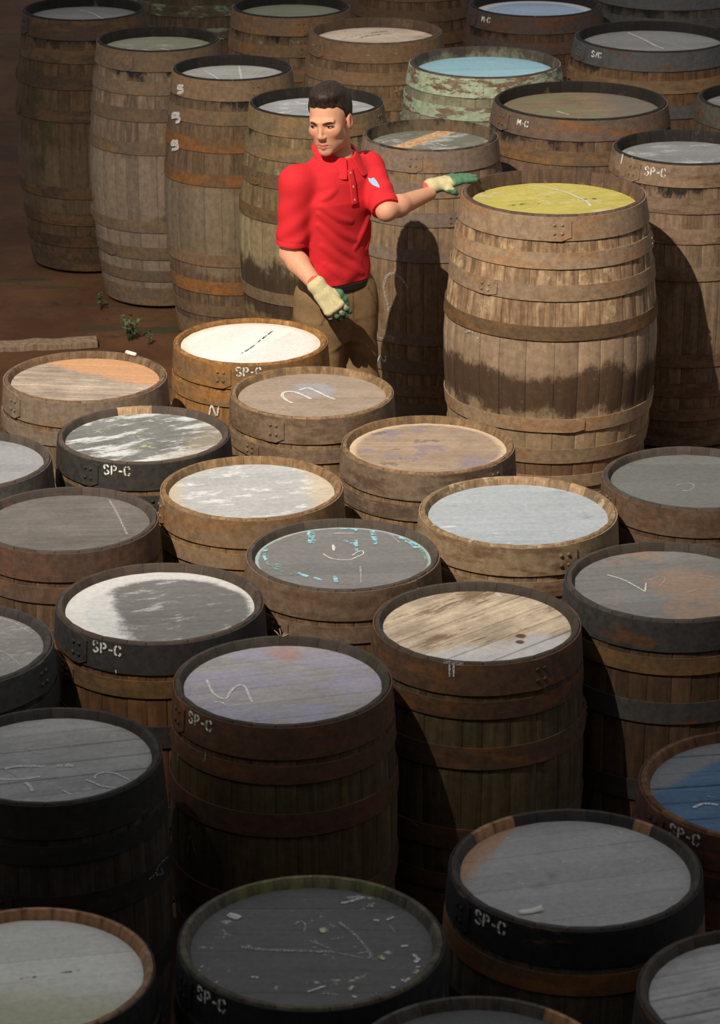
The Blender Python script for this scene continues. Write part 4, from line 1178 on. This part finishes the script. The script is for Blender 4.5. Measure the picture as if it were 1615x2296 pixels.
# knitted gloves with green rubber fingers and palms
glove_m = tint_mat('glove_knit', 0.9, 0.14, 150, 0.5)
CREAM, GREEN = np.array(lin((206, 194, 150))[:3]), np.array(lin((84, 126, 98))[:3])
def glove(wr, L, N, T, curl, thumb, cuff, rub):
    L, N = nrm(L), np.array(N, float)
    N = nrm(N - L * (N @ L))
    S = np.cross(L, N)
    if S @ np.array(T) < 0:
        S = -S
    P = lambda t_, s_, n_: wr + L * t_ + S * s_ + N * n_
    lo, hi = np.minimum(wr, P(0.24, 0, 0)) - 0.12, np.maximum(wr, P(0.24, 0, 0)) + 0.12
    g = Field(*(A(lo[i], hi[i], 0.0022) for i in range(3)))
    fl = (N, 1.45)
    g.cap(P(-cuff, 0, 0), P(0.01, 0, 0), 0.040, 0.034, 0.004, flat=(N, 1.15))
    for s_ in (-0.024, 0.0, 0.024):
        g.cap(P(0.015, s_ * 0.75, 0), P(0.088, s_ * 1.1, 0.002), 0.023, 0.0185, 0.012)
    tips = []
    for i, (s_, ln, r) in enumerate(((0.034, .074, .0108), (0.012, .082, .0112), (-0.011, .076, .0108), (-0.033, .060, .0098))):
        p = P(0.092 - 0.004 * abs(i - 1.2), s_, 0.0)
        a_ = curl[i][0]
        pts = [p - L * 0.01, p]
        spread = S * (0.10 - 0.065 * i)
        for seg, share in enumerate((0.45, 0.31, 0.24)):
            dirn = nrm(L * math.cos(a_) - N * math.sin(a_) + spread)
            pts.append(pts[-1] + dirn * ln * share)
            a_ += curl[i][1]
        g.chain(pts, [r * 1.08, r * 1.08, r, r * 0.95, r * 0.84], 0.004)
        # knuckle
        g.ell(p + N * 0.004, (0.0125, 0.0125, 0.0105), None, 0.008)
    th = [P(0.018, 0.020, -0.006), P(*thumb[0]), P(*thumb[1]), P(*thumb[2])]
    g.chain(th, [0.019, 0.0165, 0.0128, 0.0105], 0.008)
    def tint(V):
        q = np.asarray(V) - wr
        t_, s_, n_ = q @ L, q @ S, q @ N
        w = 0.004 * np.sin(t_ * 190 + s_ * 120)
        f = rub(t_ + w, s_, n_ + w * 0.6)
        c_ = CREAM * (1 - f[:, None]) + GREEN * f[:, None]
        rib = 1 - 0.14 * (np.sin(t_ * 800) > 0.3) * (t_ < 0.0)
        edge = (t_ < -cuff - 0.028)
        c_[edge] = np.array(lin((214, 96, 80))[:3])
        return c_ * rib[:, None]
    return field_obj('work_glove', g, glove_m, man, tint)
def sm(x, a, b_):
    u = np.clip((x - a) / (b_ - a), 0, 1)
    return u * u * (3 - 2 * u)
glove(wrR + nrm((.6, -.2, -.75)) * 0.012, (.60, -.18, -.78), (-.10, -.94, .32), (.8, .1, .5), ((0.35, 0.42), (0.40, 0.45), (0.42, 0.45), (0.42, 0.45)),
      ((0.052, 0.052, -0.016), (0.082, 0.056, -0.030), (0.106, 0.050, -0.042)), 0.030,
      lambda t_, s_, n_: np.maximum(np.maximum(sm(t_, 0.112, 0.122), sm(-n_, 0.010, 0.016)), sm(s_, 0.046, 0.052)))
tipL = np.array((0.478, 11.222, 1.324))
Ld = nrm((0.88, 0.47, 0.13))
glove(tipL - Ld * 0.176, Ld, (-.10, -.12, 1.0), (0.2, -1, 0), ((0.06, 0.03), (0.0, 0.05), (0.02, 0.05), (0.04, 0.05)),
      ((0.028, 0.042, -0.014), (0.044, 0.052, -0.026), (0.058, 0.052, -0.038)), 0.028,
      lambda t_, s_, n_: np.maximum(sm(t_, 0.050, 0.062), sm(-n_, 0.008, 0.014)))

# ------------------------------------------------------------------ small things
# weeds growing through the floor at left
rng = random.Random(11)
leaf_m = flat_mat('weed_leaf', (84, 108, 70), 0.6, 0.2, 60)
def leaf_mesh():
    prof = [(0, 0), (.25, .22), (.5, .28), (.78, .17), (1, 0)]
    vs, fs = [], []
    for t_, w in prof:
        z = 0.22 * math.sin(t_ * 2.4) 
        vs += [(t_, -w, z + w * 0.25), (t_, 0, z), (t_, w, z + w * 0.25)]
    for i in range(4):
        for k in (0, 1):
            fs.append((i * 3 + k, i * 3 + 3 + k, i * 3 + 4 + k, i * 3 + 1 + k))
    me = bpy.data.meshes.new('leaf')
    me.from_pydata(vs, [], fs)
    me.materials.append(leaf_m)
    return me
LEAF = leaf_mesh()
def weed(x, y, n, h, label):
    w = empty('weed', (x, y, 0))
    tag(w, label, 'weed', 'weeds at the left of the yard')
    for i in range(n):
        a = rng.uniform(0, 2 * math.pi)
        lean = rng.uniform(0.1, 0.6)
        hh = h * rng.uniform(0.6, 1.1)
        path = [(0.01 * math.cos(a), 0.01 * math.sin(a), -0.005)] + [(math.cos(a) * lean * hh * (q ** 1.5), math.sin(a) * lean * hh * (q ** 1.5), hh * q) for q in (0.4, 0.7, 1.0)]
        v, f = tube(path, [0.003, 0.0028, 0.0022, 0.0012], 5)
        st = mesh_obj('stem', v, f, leaf_m, w)
        for q in range(5):
            lf = bpy.data.objects.new('leaf', LEAF)
            col.objects.link(lf)
            lf.parent = st
            k = min(3, 1 + q // 2)
            lf.location = path[k]
            s_ = rng.uniform(0.035, 0.06) * h / 0.16
            lf.scale = (s_, s_, s_)
            lf.rotation_euler = (rng.uniform(-.3, .3), rng.uniform(-0.5, 0.3), a + q * 2.4)
weed(-1.155, 13.10, 8, 0.11, 'leafy green weed on the bare earth behind the orange-patched cask')
weed(-1.34, 13.62, 4, 0.08, 'low dark weed on the earth near the dusty cask, farther than the leafy one')
weed(-1.05, 13.02, 3, 0.06, 'tiny weed sprig beside the taller leafy weed')

# worn board lying on the earth at the left edge
bm = bmesh.new()
for i in range(13):
    t_ = i / 12
    for s_, zz in ((-1, 0), (1, 0), (1, 0.028), (-1, 0.028)):
        bm.verts.new(((t_ - 0.5) * 0.62, s_ * (0.055 + 0.006 * math.sin(i * 2.1 + s_)) , zz + 0.003 * math.sin(i * 1.3) * (zz > 0)))
bm.verts.ensure_lookup_table()
for i in range(12):
    for k in range(4):
        bm.faces.new([bm.verts[i * 4 + k], bm.verts[i * 4 + (k + 1) % 4], bm.verts[i * 4 + 4 + (k + 1) % 4], bm.verts[i * 4 + 4 + k]])
bm.faces.new([bm.verts[k] for k in range(4)])
bm.faces.new([bm.verts[48 + k] for k in range(4)])
pl = bm_obj('plank', bm, wood_mat('worn_board', None, (160, 136, 112), seed=31), None, False)
pl.location = (-1.62, 12.99, -0.012)
pl.rotation_euler = (0, 0, math.radians(9))
tag(pl, 'worn grey-brown board lying flat on the earth at the left edge', 'plank')

# white stick of chalk on the rim of the orange-patched cask
bm = bmesh.new()
bmesh.ops.create_cone(bm, cap_ends=True, segments=10, radius1=0.0085, radius2=0.0075, depth=0.052)
bmesh.ops.bevel(bm, geom=[e for e in bm.edges if all(abs(v.co.z) > 0.02 for v in e.verts)], offset=0.0015, segments=2, affect='EDGES')
bm.transform(Matrix.Rotation(math.radians(90), 4, 'Y'))
ck = bm_obj('chalk_stick', bm, flat_mat('chalk_white', (236, 228, 214), 0.9, 0.05))
cx_, cy_, cr_ = -1.050, 9.925, 0.307
an = math.radians(58)
ck.location = (cx_ + (cr_ - 0.012) * math.cos(an), cy_ + (cr_ - 0.012) * math.sin(an), 0.87 + 0.0075)
ck.rotation_euler = (0, 0, an - math.pi / 2 - 0.12)
tag(ck, 'short white stick of chalk lying on the rim of the orange-patched cask', 'chalk')

# creased white tag on the speckled grey top
vs = []
for i in range(6):
    for j in range(3):
        u, v_ = i / 5, j / 2
        vs.append(((u - 0.5) * 0.062, (v_ - 0.5) * 0.020 * (1 - 0.4 * (u < 0.1)), 0.0012 + 0.010 * max(0, u - 0.55) * (1 + v_) + 0.003 * (1 - u) ** 2 * v_))
fs = [(i * 3 + j, i * 3 + 3 + j, i * 3 + 4 + j, i * 3 + 1 + j) for i in range(5) for j in range(2)]
pt = mesh_obj('paper_scrap', vs, fs, flat_mat('paper_white', (218, 216, 206), 0.6, 0.06))
md = pt.modifiers.new('thickness', 'SOLIDIFY')
md.thickness = 0.0008
md.offset = 1
pt.location = (0.417, 5.876, 0.8475)
pt.rotation_euler = (0, 0, math.radians(14))
tag(pt, 'small creased white scrap lying on the speckled grey cask top', 'scrap')

# splinters standing on the back rim of the lilac-grey cask
sp = empty('splinter_tuft', (-0.234, 7.478, 0.8695))
tag(sp, 'tuft of pale splinters on the back rim of the lilac-grey cask', 'splinters')
split_m = flat_mat('pale_splinter', (206, 190, 160), 0.8, 0.1)
for dx, dz, ln in ((-0.014, 0.02, 1), (-0.004, 0.026, 1), (0.006, 0.012, 1), (0.013, 0.008, 1)):
    v, f = tube([(dx * 0.3, 0, 0), (dx, 0.002, dz * 0.6), (dx * 1.6, 0.003, dz)], [0.0018, 0.0015, 0.0006], 5)
    mesh_obj('splinter', v, f, split_m, sp)
